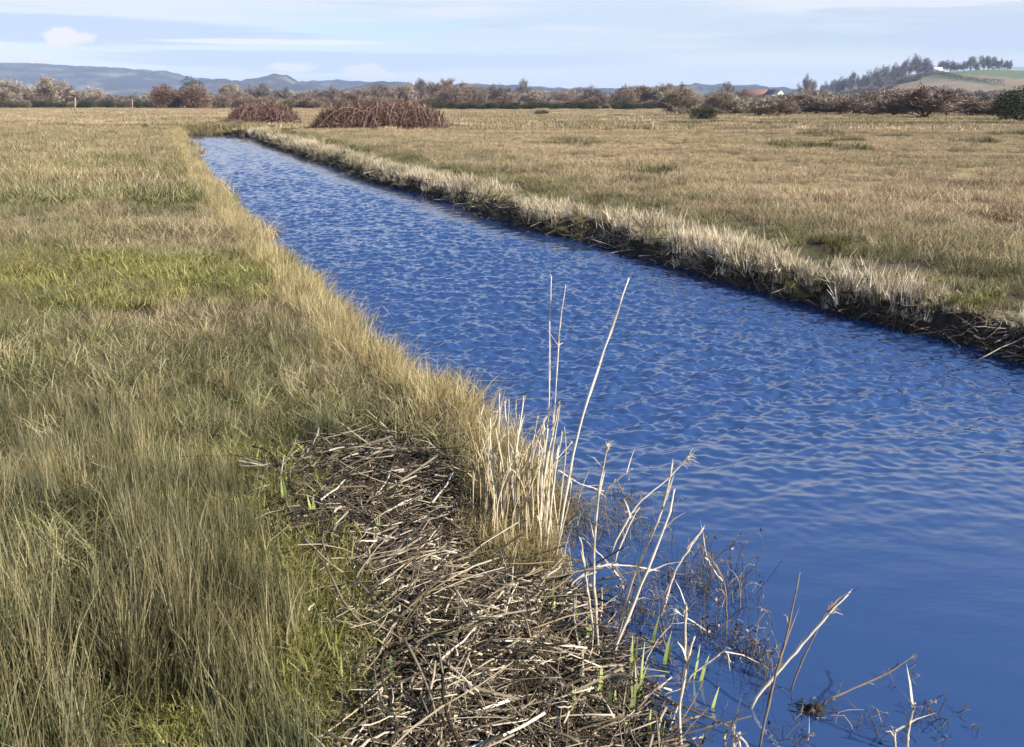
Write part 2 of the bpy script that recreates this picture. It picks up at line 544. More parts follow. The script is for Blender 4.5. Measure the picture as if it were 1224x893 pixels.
def scatter(name, label, tmpl, x, y, scl, tint, wear, z=None, tilt=0.12, yaw=None, cat=None):
    coll, nk = tmpl
    n = len(x)
    if z is None:
        z = gz(x, y) - 0.02
    me = bpy.data.meshes.new(name)
    me.vertices.add(n)
    me.vertices.foreach_set('co', np.ascontiguousarray(np.stack([x, y, z], -1), np.float32).ravel())
    rot = np.stack([rng.normal(0, tilt, n), rng.normal(0, tilt, n), rng.random(n) * 6.283 if yaw is None else yaw], -1)
    a = me.attributes.new('rot', 'FLOAT_VECTOR', 'POINT')
    a.data.foreach_set('vector', np.ascontiguousarray(rot, np.float32).ravel())
    for nm, val in (('scl', scl), ('tint', tint), ('wear', wear)):
        a = me.attributes.new(nm, 'FLOAT', 'POINT')
        a.data.foreach_set('value', np.ascontiguousarray(np.broadcast_to(val, (n,)), np.float32))
    a = me.attributes.new('idx', 'INT', 'POINT')
    a.data.foreach_set('value', rng.integers(0, nk, n).astype(np.int32))
    o = link(name, me, label=label, cat=cat, kind='stuff')
    g = bpy.data.node_groups.new('scatter_' + name, 'GeometryNodeTree')
    g.interface.new_socket('Geometry', in_out='INPUT', socket_type='NodeSocketGeometry')
    g.interface.new_socket('Geometry', in_out='OUTPUT', socket_type='NodeSocketGeometry')
    N = g.nodes.new
    gi, go, ip, ci = N('NodeGroupInput'), N('NodeGroupOutput'), N('GeometryNodeInstanceOnPoints'), N('GeometryNodeCollectionInfo')
    ci.inputs['Collection'].default_value = coll
    ci.inputs['Separate Children'].default_value = True
    ci.inputs['Reset Children'].default_value = True
    ip.inputs['Pick Instance'].default_value = True

    def na(nm, dt):
        q = N('GeometryNodeInputNamedAttribute')
        q.data_type = dt
        q.inputs['Name'].default_value = nm
        return [s for s in q.outputs if s.enabled and s.name == 'Attribute'][0]
    er_ = N('FunctionNodeEulerToRotation')
    L = g.links.new
    L(na('rot', 'FLOAT_VECTOR'), er_.inputs[0])
    L(gi.outputs[0], ip.inputs['Points'])
    L(ci.outputs[0], ip.inputs['Instance'])
    L(na('idx', 'INT'), ip.inputs['Instance Index'])
    L(er_.outputs[0], ip.inputs['Rotation'])
    L(na('scl', 'FLOAT'), ip.inputs['Scale'])
    L(ip.outputs[0], go.inputs[0])
    md = o.modifiers.new('scatter', 'NODES')
    md.node_group = g
    return o


def curved_blade(mb, base, length, lean, az, w, droop, seg=3, rv=None):
    t = np.linspace(0, 1, seg + 1)
    d = np.array((math.cos(az), math.sin(az), 0))
    hor = lean * t + droop * t ** 2.2
    ver = np.sqrt(np.maximum(0.05, 1 - np.minimum(0.95, (lean * t * 0.6 + droop * t ** 2 * 0.7) ** 2)))
    pts = base + d * (length * hor)[:, None] + np.array((0, 0, 1.0)) * (length * t * ver)[:, None]
    a = rng.random() * 6.283
    mb.ribbon(pts, w, np.array((math.cos(a), math.sin(a), 0)), rv)


def tuft(name, n, rad, l0, l1, lean, droop, w, m, seg=3):
    mb = MB()
    for i in range(n):
        a, q = rng.random() * 6.283, rad * math.sqrt(rng.random())
        curved_blade(mb, np.array((math.cos(a) * q, math.sin(a) * q, 0)), l0 + (l1 - l0) * rng.random(), abs(rng.normal(0, lean)),
                     rng.random() * 6.283, w * (0.6 + 0.8 * rng.random()), abs(rng.normal(0, droop)), seg)
    return mb.mesh(name, m)


def patch(name, n, rad, l0, l1, lean, droop, w, m, seg=3, per=30, sub=0.09):
    """a round patch of many small tufts, each with its own height, colour and lean"""
    nt_ = max(1, n // per)
    V, Fc, Hh, Rr, off = [], [], [], [], 0
    for i in range(nt_):
        a, q = rng.random() * 6.283, rad * math.sqrt(rng.random())
        c = np.array((math.cos(a) * q, math.sin(a) * q))
        tr, th_, taz = rng.random(), rng.uniform(.6, 1.15), rng.random() * 6.283
        k = max(3, int(per * rng.uniform(.5, 1.5)))
        base = c + rng.normal(0, sub, (k, 2))
        L_ = (l0 + (l1 - l0) * rng.random(k) ** 1.3) * th_
        az = np.where(rng.random(k) < .55, taz + rng.normal(0, .7, k), rng.random(k) * 6.283)
        le, dr = np.abs(rng.normal(0, lean, k)), np.abs(rng.normal(0, droop, k))
        dr = np.where(rng.random(k) < .12, dr * 2.2 + .3, dr)
        sa = rng.random(k) * 6.283
        ww = w * rng.uniform(.55, 1.4, k)
        t = np.linspace(0, 1, seg + 1)
        hor = L_[:, None] * (le[:, None] * t + dr[:, None] * t ** 2.2)
        ver = np.sqrt(np.maximum(.04, 1 - np.minimum(.96, (le[:, None] * t * .6 + dr[:, None] * t ** 2 * .75) ** 2)))
        P = np.stack([base[:, 0:1] + np.cos(az)[:, None] * hor, base[:, 1:2] + np.sin(az)[:, None] * hor, L_[:, None] * t * ver], -1)
        tw = np.maximum(1 - t ** 2, .08) * .5
        S = np.stack([np.cos(sa), np.sin(sa), 0 * sa], -1)[:, None] * (ww[:, None] * tw)[..., None]
        v = np.concatenate([P - S, P + S], 1)                    # k, 2(seg+1), 3
        m2 = seg + 1
        fb = []
        for j in range(seg):
            fb += [(j, j + m2, j + 1 + m2), (j, j + 1 + m2, j + 1)]
        V.append(v.reshape(-1, 3))
        Fc.append((np.array(fb)[None] + (np.arange(k) * 2 * m2)[:, None, None]).reshape(-1, 3) + off)
        Hh.append(np.tile(np.concatenate([t, t]), k))
        Rr.append(np.repeat(np.clip((.5 * tr + .5 * rng.random(k) - .5) * 1.35 + .5, 0, 1), 2 * m2))
        off += k * 2 * m2
    return mesh(name, np.concatenate(V), np.concatenate(Fc), {'h': np.concatenate(Hh), 'r': np.concatenate(Rr)}, m)


T_GRASS = make_templates('grass_tuft', [patch('grass_tuft', 1250, 0.42, 0.05, 0.36, 0.60, 0.70, 0.0082, M_GRASS) for i in range(8)])
T_RUSH = make_templates('rush_tuft', [patch('rush_tuft', 260, 0.24, 0.28, 0.80, 0.15, 0.08, 0.0066, M_RUSH, 3, 25, .05) for i in range(7)])
T_SEDGE = make_templates('sedge_tuft', [patch('sedge_tuft', 380, 0.24, 0.14, 0.60, 0.24, 0.26, 0.0076, M_RUSH, 3, 25, .06) for i in range(6)])
T_MOSS = make_templates('short_grass_tuft', [patch('short_grass_tuft', 380, 0.2, 0.03, 0.125, 0.6, 0.6, 0.0062, M_MOSS, 2, 22, .04) for i in range(6)])
T_MEADOW = make_templates('meadow_tuft', [patch('meadow_tuft', 2100, 1.1, 0.08, 0.40, 0.42, 0.45, 0.017, M_GRASS, 2, 24, .12) for i in range(8)])
M_FIELD = blade_mat('field_blades', [(0.0, (0.10, 0.072, 0.04)), (0.3, (0.27, 0.20, 0.115)), (0.65, (0.48, 0.37, 0.22)), (1.0, (0.68, 0.56, 0.38))],
                    [(0.0, (0.05, 0.05, 0.02)), (0.4, (0.16, 0.15, 0.05)), (1.0, (0.45, 0.39, 0.20))])
T_FIELD = make_templates('field_tuft', [patch('field_tuft', 2600, 1.1, 0.06, 0.36, 0.5, 0.5, 0.016, M_FIELD, 2, 24, .12) for i in range(8)])
T_FAR = make_templates('far_tuft', [patch('far_tuft', 2000, 3.2, 0.12, 0.40, 0.3, 0.25, 0.05, M_FIELD, 2, 22, .35) for i in range(6)])
T_STUB = make_templates('stubble_tuft', [patch('stubble_tuft', 95, 0.30, 0.08, 0.36, 0.26, 0.10, 0.013, M_STUB, 2, 10, .05) for i in range(8)])


def cells(x0, x1, y0, y1, sp, jit=.55):
    """a jittered grid of planting points"""
    gx, gy = np.meshgrid(np.arange(x0, x1, sp), np.arange(y0, y1, sp))
    x = gx.ravel() + rng.uniform(-jit, jit, gx.size) * sp
    y = gy.ravel() + rng.uniform(-jit, jit, gx.size) * sp
    k = np.abs(x) < y * 0.66 + 1.6
    return x[k], y[k]


def litter_piece():
    mb = MB()
    for q in range(12):
        L_ = 0.04 + 0.60 * rng.random() ** 2.6
        w = 0.0022 + 0.0050 * rng.random() ** 1.5
        t = np.linspace(-0.5, 0.5, 6)
        yaw, bend, kink = rng.random() * 3.142, rng.normal(0, 0.09), rng.normal(0, .35) * (rng.random() < .5)
        px, py = t * L_, bend * L_ * (t * 2) ** 2 + kink * L_ * np.maximum(t, 0)
        c = rng.normal(0, .09, 2)
        pts = np.stack([c[0] + px * math.cos(yaw) - py * math.sin(yaw), c[1] + px * math.sin(yaw) + py * math.cos(yaw),
                        0.012 + rng.random() * .03 + rng.normal(0, .10) * L_ * t + rng.normal(0, .003, 6)], -1)
        r_ = rng.random() ** 1.25
        if rng.random() < 0.6:
            mb.tube(pts, w, w * 0.6, 4, r_)
        else:
            mb.ribbon(pts, w * 1.35, np.array((-math.sin(yaw) * .8, math.cos(yaw) * .8, 0.6 * rng.choice([-1, 1]))), taper=rng.random() < .5, rv=r_)
    return mb.mesh('litter_piece', M_LITTER)


T_LITTER = make_templates('litter_piece', [litter_piece() for i in range(26)])


def area(poly_px, n, z=0.4):
    poly = [at(px, py, z) for px, py in poly_px]
    p_ = np.array(poly)
    x = rng.uniform(p_[:, 0].min(), p_[:, 0].max(), n)
    y = rng.uniform(p_[:, 1].min(), p_[:, 1].max(), n)
    k = inpoly(x, y, poly)
    return x[k], y[k]


def left_pts(y0, y1, n, wmax, power=1.0, dmin=0.06):
    """points on the left bank inside the camera's view, with a margin"""
    y = y0 + (y1 - y0) * rng.random(n) ** power
    d = dmin + rng.random(n) * wmax
    x = eL(y) - d
    k = x > -(y * 0.66 + 1.5)
    return x[k], y[k]


mudpoly = MUD


def tint_left(x, y):
    g = 0.14 * (1 - smooth(y, 18, 40)) + 0.80 * smooth(fbm(x * 0.55 + 3, y * 0.35, 1), 0.40, 0.58)
    g += 0.9 * np.exp(-(((y - 11.6) / 1.5) ** 2)) * smooth(-x, 2.6, 4.2)          # bright green belt
    g += 0.35 * (1 - smooth(y, 5, 9)) * smooth(-x, 0.2, 1.4)
    d = eL(y) - x
    g *= smooth(d, 0.2, 2.0) * 0.8 + 0.2
    g *= 1 - 0.65 * smooth(y, 20, 45)
    g += rng.normal(0, 0.13, np.shape(x))
    return np.clip(g, 0, 1)


def wear_f(x, y, n=0.16):
    return np.clip(0.5 + (fbm(x * 0.8, y * 0.6, 5) - 0.5) * 1.1 + rng.normal(0, n, np.shape(x)), 0, 1)


# left bank: long grass near to far
x, y = cells(-18, 2, 2.0, 22, 0.44)
d = eL(y) - x
nearmud = np.zeros(len(x), bool)
for q in range(8):
    for rr in (.22, .42):
        nearmud |= inpoly(x + rr * math.cos(q * .785), y + rr * math.sin(q * .785), mudpoly)
nearmud &= (y < 5.35)
k = (d > .12) & ~nearmud & ~inpoly(x, y, mudpoly) & ~((y < 5.6) & (d < 0.75))
k &= ~((y < 4.4) & (d > .9) & (rng.random(len(x)) < .55))
x, y, d = x[k], y[k], d[k]
SHORT = [at(px, py, .4) for px, py in [(270, 560), (420, 520), (420, 1300), (280, 1300)]]
hs = 0.36 + 0.85 * fbm(x * 0.75, y * 0.75, 6) + 0.12 * (1 - smooth(d, 0.4, 1.2))
hs *= np.where(inpoly(x, y, SHORT), 0.5, 1.0) * (1 - .35 * np.exp(-(((y - 11.6) / 1.5) ** 2)) * smooth(-x, 2.6, 4.2))
scatter('bank_grass', 'long straw and olive grass covering the left bank', T_GRASS, x, y, hs, tint_left(x, y), wear_f(x, y), tilt=.06)
x, y = cells(-56, 0, 21, 82, 1.15)
d = eL(y) - x
k = d > .95
x, y = x[k], y[k]
scatter('meadow_grass', 'tawny rough grass of the left meadow running to the far hedge', T_MEADOW, x, y,
        0.6 + 0.8 * fbm(x * 0.25, y * 0.25, 6), tint_left(x, y), wear_f(x, y), tilt=.03)
# rushes
x, y = cells(-5, 1, 2.0, 6.4, 0.20)
d = eL(y) - x
k = (d > .9) & ~inpoly(x, y, [at(px, py, .35) for px, py in [(285, 560), (420, 520), (900, 640), (900, 1300), (385, 1300), (330, 720)]])
k &= (fbm(x * 1.1 + 7, y * 1.1, 2) > 0.44)
k &= ~inpoly(x, y, [at(px, py, .4) for px, py in [(20, 690), (60, 650), (150, 680), (150, 760), (60, 790)]])
x, y = x[k], y[k]
x2, y2 = cells(-13, 0, 6, 18, .34)
k = (fbm(x2 * 0.5 + 5, y2 * 0.4, 2) > 0.54) & (eL(y2) - x2 > .4)
x, y = np.concatenate([x, x2[k]]), np.concatenate([y, y2[k]])
scatter('rushes', 'tall grey-green rushes with straw tips massed on the near left bank', T_RUSH, x, y,
        (0.60 + 0.55 * fbm(x, y, 3)) * (0.50 + .38 * (1 - smooth(y, 3.6, 5.2))), np.clip(rng.normal(0.84, 0.22, len(x)), 0, 1), np.clip(wear_f(x, y) - .15 * (y < 5), 0, 1), tilt=.08)
# golden edge of dead sedge along the waterline
y = 5.7 + 69 * rng.random(950) ** 1.75
d = 0.04 + np.abs(rng.normal(0, 0.19 + .006 * y, len(y)))
x = eL(y) - d
scatter('golden_sedge', 'golden dead sedge fringing the left edge of the water', T_SEDGE, x, y,
        (0.36 + 0.46 * rng.random(len(x))) * (1 + .004 * y), np.clip(rng.normal(0.18, 0.16, len(x)), 0, 1), np.clip(rng.normal(0.66, 0.2, len(x)), 0, 1), tilt=.1)
x, y = area([(555, 575), (645, 585), (668, 660), (580, 660)], 70, .3)
scatter('clump_sedge', 'straw sedge packed round the foot of the pale reed clump', T_SEDGE, x, y,
        0.30 + 0.30 * rng.random(len(x)), np.clip(rng.normal(0.12, 0.1, len(x)), 0, 1), np.clip(rng.normal(0.7, 0.2, len(x)), 0, 1), tilt=.1)
x = rng.uniform(-29, -21.5, 130)
y = 76.2 + rng.uniform(-.3, 2.2, 130)
scatter('end_sedge', 'rough brown sedge on the bank that closes the far end of the channel', T_SEDGE, x, y, rng.uniform(.7, 1.5, 130),
        np.clip(rng.normal(.35, .2, 130), 0, 1), np.clip(rng.normal(.3, .2, 130), 0, 1))
# short lush grass beside the mud
x, y = area([(260, 560), (350, 600), (335, 650), (410, 700), (400, 1250), (250, 1250), (240, 640)], 1500, 0.35)
x2, y2 = area([(420, 560), (600, 560), (600, 640), (700, 893), (400, 893)], 46, 0.3)
x, y = np.concatenate([x, x2]), np.concatenate([y, y2])
sc_ = np.concatenate([0.7 + 0.6 * rng.random(len(x) - len(x2)), .45 + .3 * rng.random(len(x2))])
scatter('short_grass', 'short yellow-green grass between the rushes and the dark mud', T_MOSS, x, y, sc_,
        np.clip(rng.normal(0.62, 0.25, len(x)), 0, 1), np.clip(wear_f(x, y) + .15, 0, 1))
x, y = cells(-12, -2.4, 9.6, 13.8, .26)
k = rng.random(len(x)) < np.exp(-(((y - 11.7) / 1.3) ** 2)) * smooth(-x, 2.4, 3.8)
x, y = x[k], y[k]
scatter('green_belt', 'bright yellow-green growth in a band across the left bank', T_MOSS, x, y, 1.3 + 1.0 * rng.random(len(x)),
        np.clip(rng.normal(0.6, 0.2, len(x)), 0, 1), np.clip(wear_f(x, y) + .3, 0, 1), z=gz(x, y) + .03)
# litter on the mud
x = rng.uniform(-1.6, 1.0, 2600)
y = rng.uniform(1.9, 6.2, 2600)
k = inpoly(x, y, mudpoly) & (rng.random(len(x)) < 0.55 + 0.45 * (y < 4.6)) & (eL(y) - x > -0.02)
x, y = x[k], y[k]
pale = np.exp(-(((x + 0.25) / 0.5) ** 2 + ((y - 3.9) / 0.7) ** 2)) + 0.5 * (1 - smooth(y, 2.9, 3.4))
pale = pale * (.4 + .9 * fbm(x * 3, y * 3, 2)) * (1 - .7 * smooth(y, 4.3, 4.9))
scatter('reed_litter', 'broken dead reed stems strewn over the dark mud of the near bank', T_LITTER, x, y, 0.65 + 0.7 * rng.random(len(x)),
        np.clip(rng.normal(.12, .15, len(x)), 0, 1), np.clip(0.08 + 0.95 * pale + rng.normal(0, 0.2, len(x)), 0, 1), z=gz(x, y) + rng.random(len(x)) ** 2 * 0.09 - .005, tilt=0.17)

# right bank: stubble on the cut edge, then grass
y = 6.5 + 68 * rng.random(4600) ** 1.6
d = 0.06 + np.abs(rng.normal(0.12, 0.42, len(y)))
x = eR(y) + d
k = (vnoise(y * 1.1, d * 2.6, 6) > 0.53 - .010 * y) & (vnoise(y * 0.45, d * 0.4, 1) > 0.32 - .008 * y) & (rng.random(len(y)) < .25 + .75 * smooth(d, .12, .3))
x, y, d = x[k], y[k], d[k]
hv = .24 + .74 * vnoise(y * 1.7, d * 3, 3)
scatter('reed_stubble', 'pale cut reed stubble standing along the right bank edge', T_STUB, x, y, hv * (0.75 + 0.5 * rng.random(len(x))) * (1 + 0.008 * y),
        np.clip(rng.normal(0.12, 0.12, len(x)) + .5 * smooth(vnoise(y * 1.4, d * 2, 4), .6, .85) + 0.55 * smooth(y, 22, 45) * vnoise(y * 0.3, x * 0, 2), 0, 1),
        np.clip(.36 + .8 * vnoise(y * 1.2, d * 1.9, 7) + rng.normal(0, 0.15, len(x)), 0, 1), tilt=0.22)
y = 6.5 + 40 * rng.random(900) ** 1.5
d = rng.uniform(.02, 1.3, len(y))
x = eR(y) + d
k = vnoise(y * 1.3 + 3, d * 1.8, 2) > .68
x, y = x[k], y[k]
scatter('bank_moss', 'short green growth in patches along the cut right bank', T_MOSS, x, y, .9 + .8 * rng.random(len(x)),
        np.clip(rng.normal(.6, .25, len(x)), 0, 1), wear_f(x, y), tilt=.3)
# roots, straw and turf hanging over the cut face
y = 6.5 + 60 * rng.random(900) ** 1.6
d = rng.uniform(-.05, .20, len(y))
x = eR(y) + d
scatter('bank_litter', 'dark roots and fallen reed hanging over the cut face of the right bank', T_LITTER, x, y, .7 + .7 * rng.random(len(x)) + .02 * y,
        np.clip(rng.normal(.15, .2, len(x)), 0, 1), np.clip(rng.normal(.25, .28, len(x)), 0, 1), z=gz(x, y) + .01, tilt=.5)
x, y = cells(-36, 20, 7, 70, .55)
d = x - eR(y)
k = (d > .42) & (d < 5.5 + .05 * y) & (vnoise(x * 0.8, y * 0.8, 4) > 0.22 * (1 - smooth(d, 1, 2.5)) + .02) & (rng.random(len(x)) < 1.3 - y / 80)
x, y, d = x[k], y[k], d[k]
tg = np.clip(0.85 * smooth(d, 0.3, 1.0) * (1 - smooth(d, 1.6, 4.2)) * (.5 + .8 * vnoise(x * .5, y * .5, 0)) + rng.normal(0.12, 0.10, len(x)), 0, 1)
scatter('right_bank_grass', 'green and straw grass behind the stubble on the right bank', T_GRASS, x, y,
        (0.32 + 0.55 * smooth(d, 0.5, 2.6)) * (0.7 + 0.6 * fbm(x, y, 1)), tg, wear_f(x, y), tilt=.06)
x, y = cells(-40, 64, 9, 96, 1.2)
d = x - eR(y)
k = (d > 3.4) & ((y < YEND + 2) | (x > -24))
x, y = x[k], y[k]
st = fbm(x * 0.06, y * 0.24, 6)
scatter('field_grass', 'tawny winter grass of the right-hand field', T_FIELD, x, y, 0.34 + 0.62 * fbm(x * 0.22, y * 0.4, 3) + .22 * (1 - smooth(y, 10, 20)),
        np.clip(0.42 * smooth(st, 0.53, 0.66) + 0.22 * (1 - smooth(y, 12, 20)) + rng.normal(0.02, 0.07, len(x)), 0, 1),
        np.clip(.72 + 1.7 * (fbm(x * 0.035, y * .30, 4) - .47) + rng.normal(0, .09, len(x)), 0, 1), tilt=.03)
x, y = cells(-170, 170, 76, 250, 3.6)
k = ~((y < YEND + 2) & (x > eL(y) - 1) & (x < eR(y) + 1))
x, y = x[k], y[k]
scatter('far_grass', 'rough far meadow grass with darker tussocks in front of the hedges', T_FAR, x, y, 0.6 + 0.8 * fbm(x * 0.1, y * 0.25, 3),
        np.clip(0.65 * smooth(fbm(x * 0.05, y * 0.18, 1), 0.50, 0.64) + rng.normal(0, 0.1, len(x)), 0, 1), np.clip(wear_f(x * 0.2, y * 0.4) + .15, 0, 1), tilt=.02)
# darker tussock lines: the old ditch across the right field and the rim of the left meadow
x = np.concatenate([np.linspace(4, 62, 64), np.linspace(-58, -28, 26), rng.uniform(2, 50, 26)])
y = np.concatenate([92 + rng.normal(0, .8, 64) - .06 * np.linspace(0, 58, 64), 79 + rng.normal(0, 1, 26), rng.uniform(30, 85, 26)])
k = rng.random(len(x)) < .85
x, y = x[k], y[k]
scatter('dark_tussocks', 'broken lines of darker grass tussocks across the pale fields', T_MEADOW, x, y, rng.uniform(.9, 1.5, len(x)),
        np.clip(rng.normal(.85, .1, len(x)), 0, 1), np.clip(rng.normal(.05, .1, len(x)), 0, 1), tilt=.05)

# ------------------------------------------------------------------ trees and bushes
def twig_mat(name, stops):
    b = NB(name)
    return b.surf(b.ramp(b.attr('r'), stops), 0.8, 0.15)


M_TWIG = twig_mat('brown_twigs', [(0, (0.14, 0.105, 0.08)), (0.5, (0.235, 0.175, 0.128)), (1, (0.34, 0.26, 0.195))])
M_TWIG_RED = twig_mat('red_brown_twigs', [(0, (0.08, 0.05, 0.037)), (0.5, (0.19, 0.118, 0.082)), (1, (0.33, 0.215, 0.155))])
M_TWIG_PALE = twig_mat('pale_twigs', [(0, (0.17, 0.135, 0.10)), (0.5, (0.32, 0.26, 0.19)), (1, (0.50, 0.42, 0.32))])
M_TWIG_GREY = twig_mat('grey_twigs', [(0, (0.09, 0.075, 0.065)), (0.5, (0.18, 0.15, 0.13)), (1, (0.30, 0.255, 0.215))])
M_CANE = twig_mat('bramble_canes', [(0, (0.06, 0.034, 0.027)), (0.55, (0.18, 0.105, 0.078)), (0.85, (0.32, 0.20, 0.15)), (1, (0.50, 0.36, 0.28))])
M_DARKLEAF = twig_mat('dark_leaves', [(0, (0.018, 0.024, 0.012)), (0.6, (0.042, 0.052, 0.022)), (1, (0.10, 0.10, 0.045))])
M_IVY = twig_mat('ivy_leaves', [(0, (0.03, 0.028, 0.015)), (0.6, (0.075, 0.065, 0.03)), (1, (0.15, 0.12, 0.06))])
b = NB('bark')
M_BARK = b.surf(b.ramp(b.noise(8, 5), [(0.3, (0.07, 0.055, 0.04)), (0.7, (0.20, 0.165, 0.125))]), 0.9, 0.1, b.noise(30, 4), 0.6, 0.02)
b = NB('pale_bark')
M_PALEBARK = b.surf(b.ramp(b.noise(8, 5), [(0.3, (0.22, 0.18, 0.13)), (0.7, (0.45, 0.38, 0.28))]), 0.9, 0.1)


def spikes(mb, base, dirs, length, width, rv):
    """many thin triangles at once: twigs"""
    n = len(base)
    a = np.cross(dirs, rng.normal(size=(n, 3)))
    a /= np.linalg.norm(a, axis=1)[:, None] + 1e-9
    mid = base + dirs * (length * 0.5)[:, None] + rng.normal(0, 0.06, (n, 3)) * length[:, None]
    v = np.stack([base - a * (width / 2)[:, None], base + a * (width / 2)[:, None], mid + a * (width * 0.4)[:, None],
                  base + dirs * length[:, None]], 1).reshape(-1, 3)
    q = np.arange(n) * 4
    f = np.concatenate([np.stack([q, q + 1, q + 2], -1), np.stack([q, q + 2, q + 3], -1)])
    mb.v.append(v)
    mb.f.append(f + mb.n)
    mb.h.append(np.tile([0, 0, .5, 1.0], n))
    mb.r.append(np.repeat(rv, 4))
    mb.n += len(v)


def leaves(mb, c, size, rv):
    n = len(c)
    u = rng.normal(size=(n, 3))
    u /= np.linalg.norm(u, axis=1)[:, None]
    w = np.cross(u, rng.normal(size=(n, 3)))
    w /= np.linalg.norm(w, axis=1)[:, None]
    v = np.stack([c - u * size[:, None], c + w * (size * .6)[:, None], c + u * size[:, None], c - w * (size * .6)[:, None]], 1).reshape(-1, 3)
    q = np.arange(n) * 4
    mb.v.append(v)
    mb.f.append(np.concatenate([np.stack([q, q + 1, q + 2], -1), np.stack([q, q + 2, q + 3], -1)]) + mb.n)
    mb.h.append(np.zeros(n * 4))
    mb.r.append(np.repeat(rv, 4))
    mb.n += n * 4


def bare_tree(kind, ntw, trunk_h=0.12, limbs=7, spread=0.5, tw=0.016, fan=0.5, mt=M_TWIG, barkm=M_BARK):
    """unit-height bare tree: (trunk mesh, crown mesh); width about 2*spread"""
    tr, cr = MB(), MB()
    top = np.array((rng.normal(0, .02), rng.normal(0, .02), trunk_h))
    tr.tube([(0, 0, -0.03), (top[0] * .5, top[1] * .5, trunk_h * .5), top], 0.032, 0.022, 6)
    tips = []
    for i in range(limbs):
        az = i * 6.283 / limbs + rng.normal(0, 0.3)
        rr = spread * (0.45 + 0.5 * rng.random()) * (0.35 if i % 3 == 0 else 1)
        end = np.array((math.cos(az) * rr, math.sin(az) * rr, 0.38 + 0.55 * (1 - (rr / spread) ** 2) * rng.uniform(.75, 1.1)))
        m_ = top * 0.55 + end * 0.45 + np.array((math.cos(az) * .04, math.sin(az) * .04, -0.03))
        tr.tube([top * .96, m_, end], 0.015, 0.004, 4, ends=False)
        for j in range(6):
            t = 0.35 + 0.65 * (j + rng.random()) / 6
            p_ = (top * (1 - t) + end * t) + (m_ - (top + end) / 2) * (4 * t * (1 - t)) * 0.8
            dz = rng.normal(size=3) * 0.6 + np.array((math.cos(az), math.sin(az), 0.9)) * 0.7
            dz /= np.linalg.norm(dz)
            e = p_ + dz * spread * 0.42 * rng.uniform(.6, 1.1)
            cr.tube([p_, (p_ + e) / 2 + rng.normal(0, .01, 3), e], 0.006, 0.002, 3, ends=False)
            tips.append((p_, e, dz))
    per = ntw // len(tips)
    P = np.array([t_[0] for t_ in tips])
    E_ = np.array([t_[1] for t_ in tips])
    D_ = np.array([t_[2] for t_ in tips])
    ii = rng.integers(0, len(tips), ntw)
    t = rng.random(ntw) ** 0.7
    base = P[ii] * (1 - t[:, None]) + E_[ii] * t[:, None] + rng.normal(0, 0.045, (ntw, 3)) * spread * 2
    dirs = D_[ii] * 0.6 + rng.normal(size=(ntw, 3)) * 0.55 + np.array((0, 0, fan))
    dirs /= np.linalg.norm(dirs, axis=1)[:, None]
    spikes(cr, base, dirs, rng.uniform(0.06, 0.19, ntw) * (0.6 + spread), tw * rng.uniform(0.4, 1.0, ntw),
           np.clip(np.repeat(rng.random(len(tips)), 1)[ii] * 0.5 + rng.random(ntw) * 0.5, 0, 1))
    return tr.mesh(kind + '_trunk', barkm), cr.mesh(kind + '_crown', mt)


def dome_bush(kind, n, mt, size, twig=False, nlump=9, flat=1.0):
    """unit bush, width 1, height 1, of leaves (or twigs) in uneven lumps"""
    mb, st = MB(), MB()
    lumps = []
    for i in range(nlump):
        az, q = rng.random() * 6.283, 0.30 * math.sqrt(rng.random())
        r_ = rng.uniform(.16, .27)
        lumps.append((math.cos(az) * q, math.sin(az) * q, rng.uniform(.18, .80 - r_ * .3) * (1 - q), r_))
    lumps.append((0, 0, .42, .36))
    L_ = np.array(lumps)
    ii = rng.choice(len(L_), n, p=L_[:, 3] ** 2 / (L_[:, 3] ** 2).sum())
    dd = rng.normal(size=(n, 3))
    dd /= np.linalg.norm(dd, axis=1)[:, None]
    rad = L_[ii, 3] * (0.55 + 0.5 * rng.random(n) ** 0.6)
    c = L_[ii, :3] + dd * rad[:, None] * np.array((1, 1, 1.15))
    c[:, 2] = np.abs(c[:, 2])
    rv = np.clip(0.45 * rng.random(len(L_))[ii] + 0.55 * rng.random(n), 0, 1)
    if twig:
        dirs = dd + rng.normal(size=(n, 3)) * .5 + np.array((0, 0, .35))
        dirs /= np.linalg.norm(dirs, axis=1)[:, None]
        spikes(mb, c - dd * 0.05, dirs, rng.uniform(.06, .16, n), size * rng.uniform(.5, 1, n), rv)
    else:
        leaves(mb, c, size * rng.uniform(.6, 1.2, n), rv)
    for i in range(7):
        e = L_[i % len(L_), :3]
        st.tube([(rng.normal(0, .05), rng.normal(0, .05), -.03), e * .5 + rng.normal(0, .02, 3), e], .02, .006, 4, ends=False)
    return st.mesh(kind + '_stems', M_BARK), mb.mesh(kind + '_crown', mt)


WIL = [bare_tree('willow', 5600, .07, 9, .52, .0085, .55, M_TWIG) for i in range(4)]
WILP = [bare_tree('pale_willow', 4400, .10, 8, .5, .0085, .5, M_TWIG_PALE, M_PALEBARK) for i in range(3)]
OAK = [bare_tree('bare_tree', 3400, .16, 8, .5, .009, .3, M_TWIG_GREY) for i in range(4)]
THORN = [dome_bush('thorn', 5200, M_TWIG, .013, True) for i in range(3)]
RED = [dome_bush('red_thorn', 8000, M_TWIG_RED, .012, True) for i in range(2)]
EVER = [dome_bush('evergreen', 5600, M_DARKLEAF, .020) for i in range(3)]
IVY = [dome_bush('ivy', 5000, M_IVY, .019) for i in range(2)]


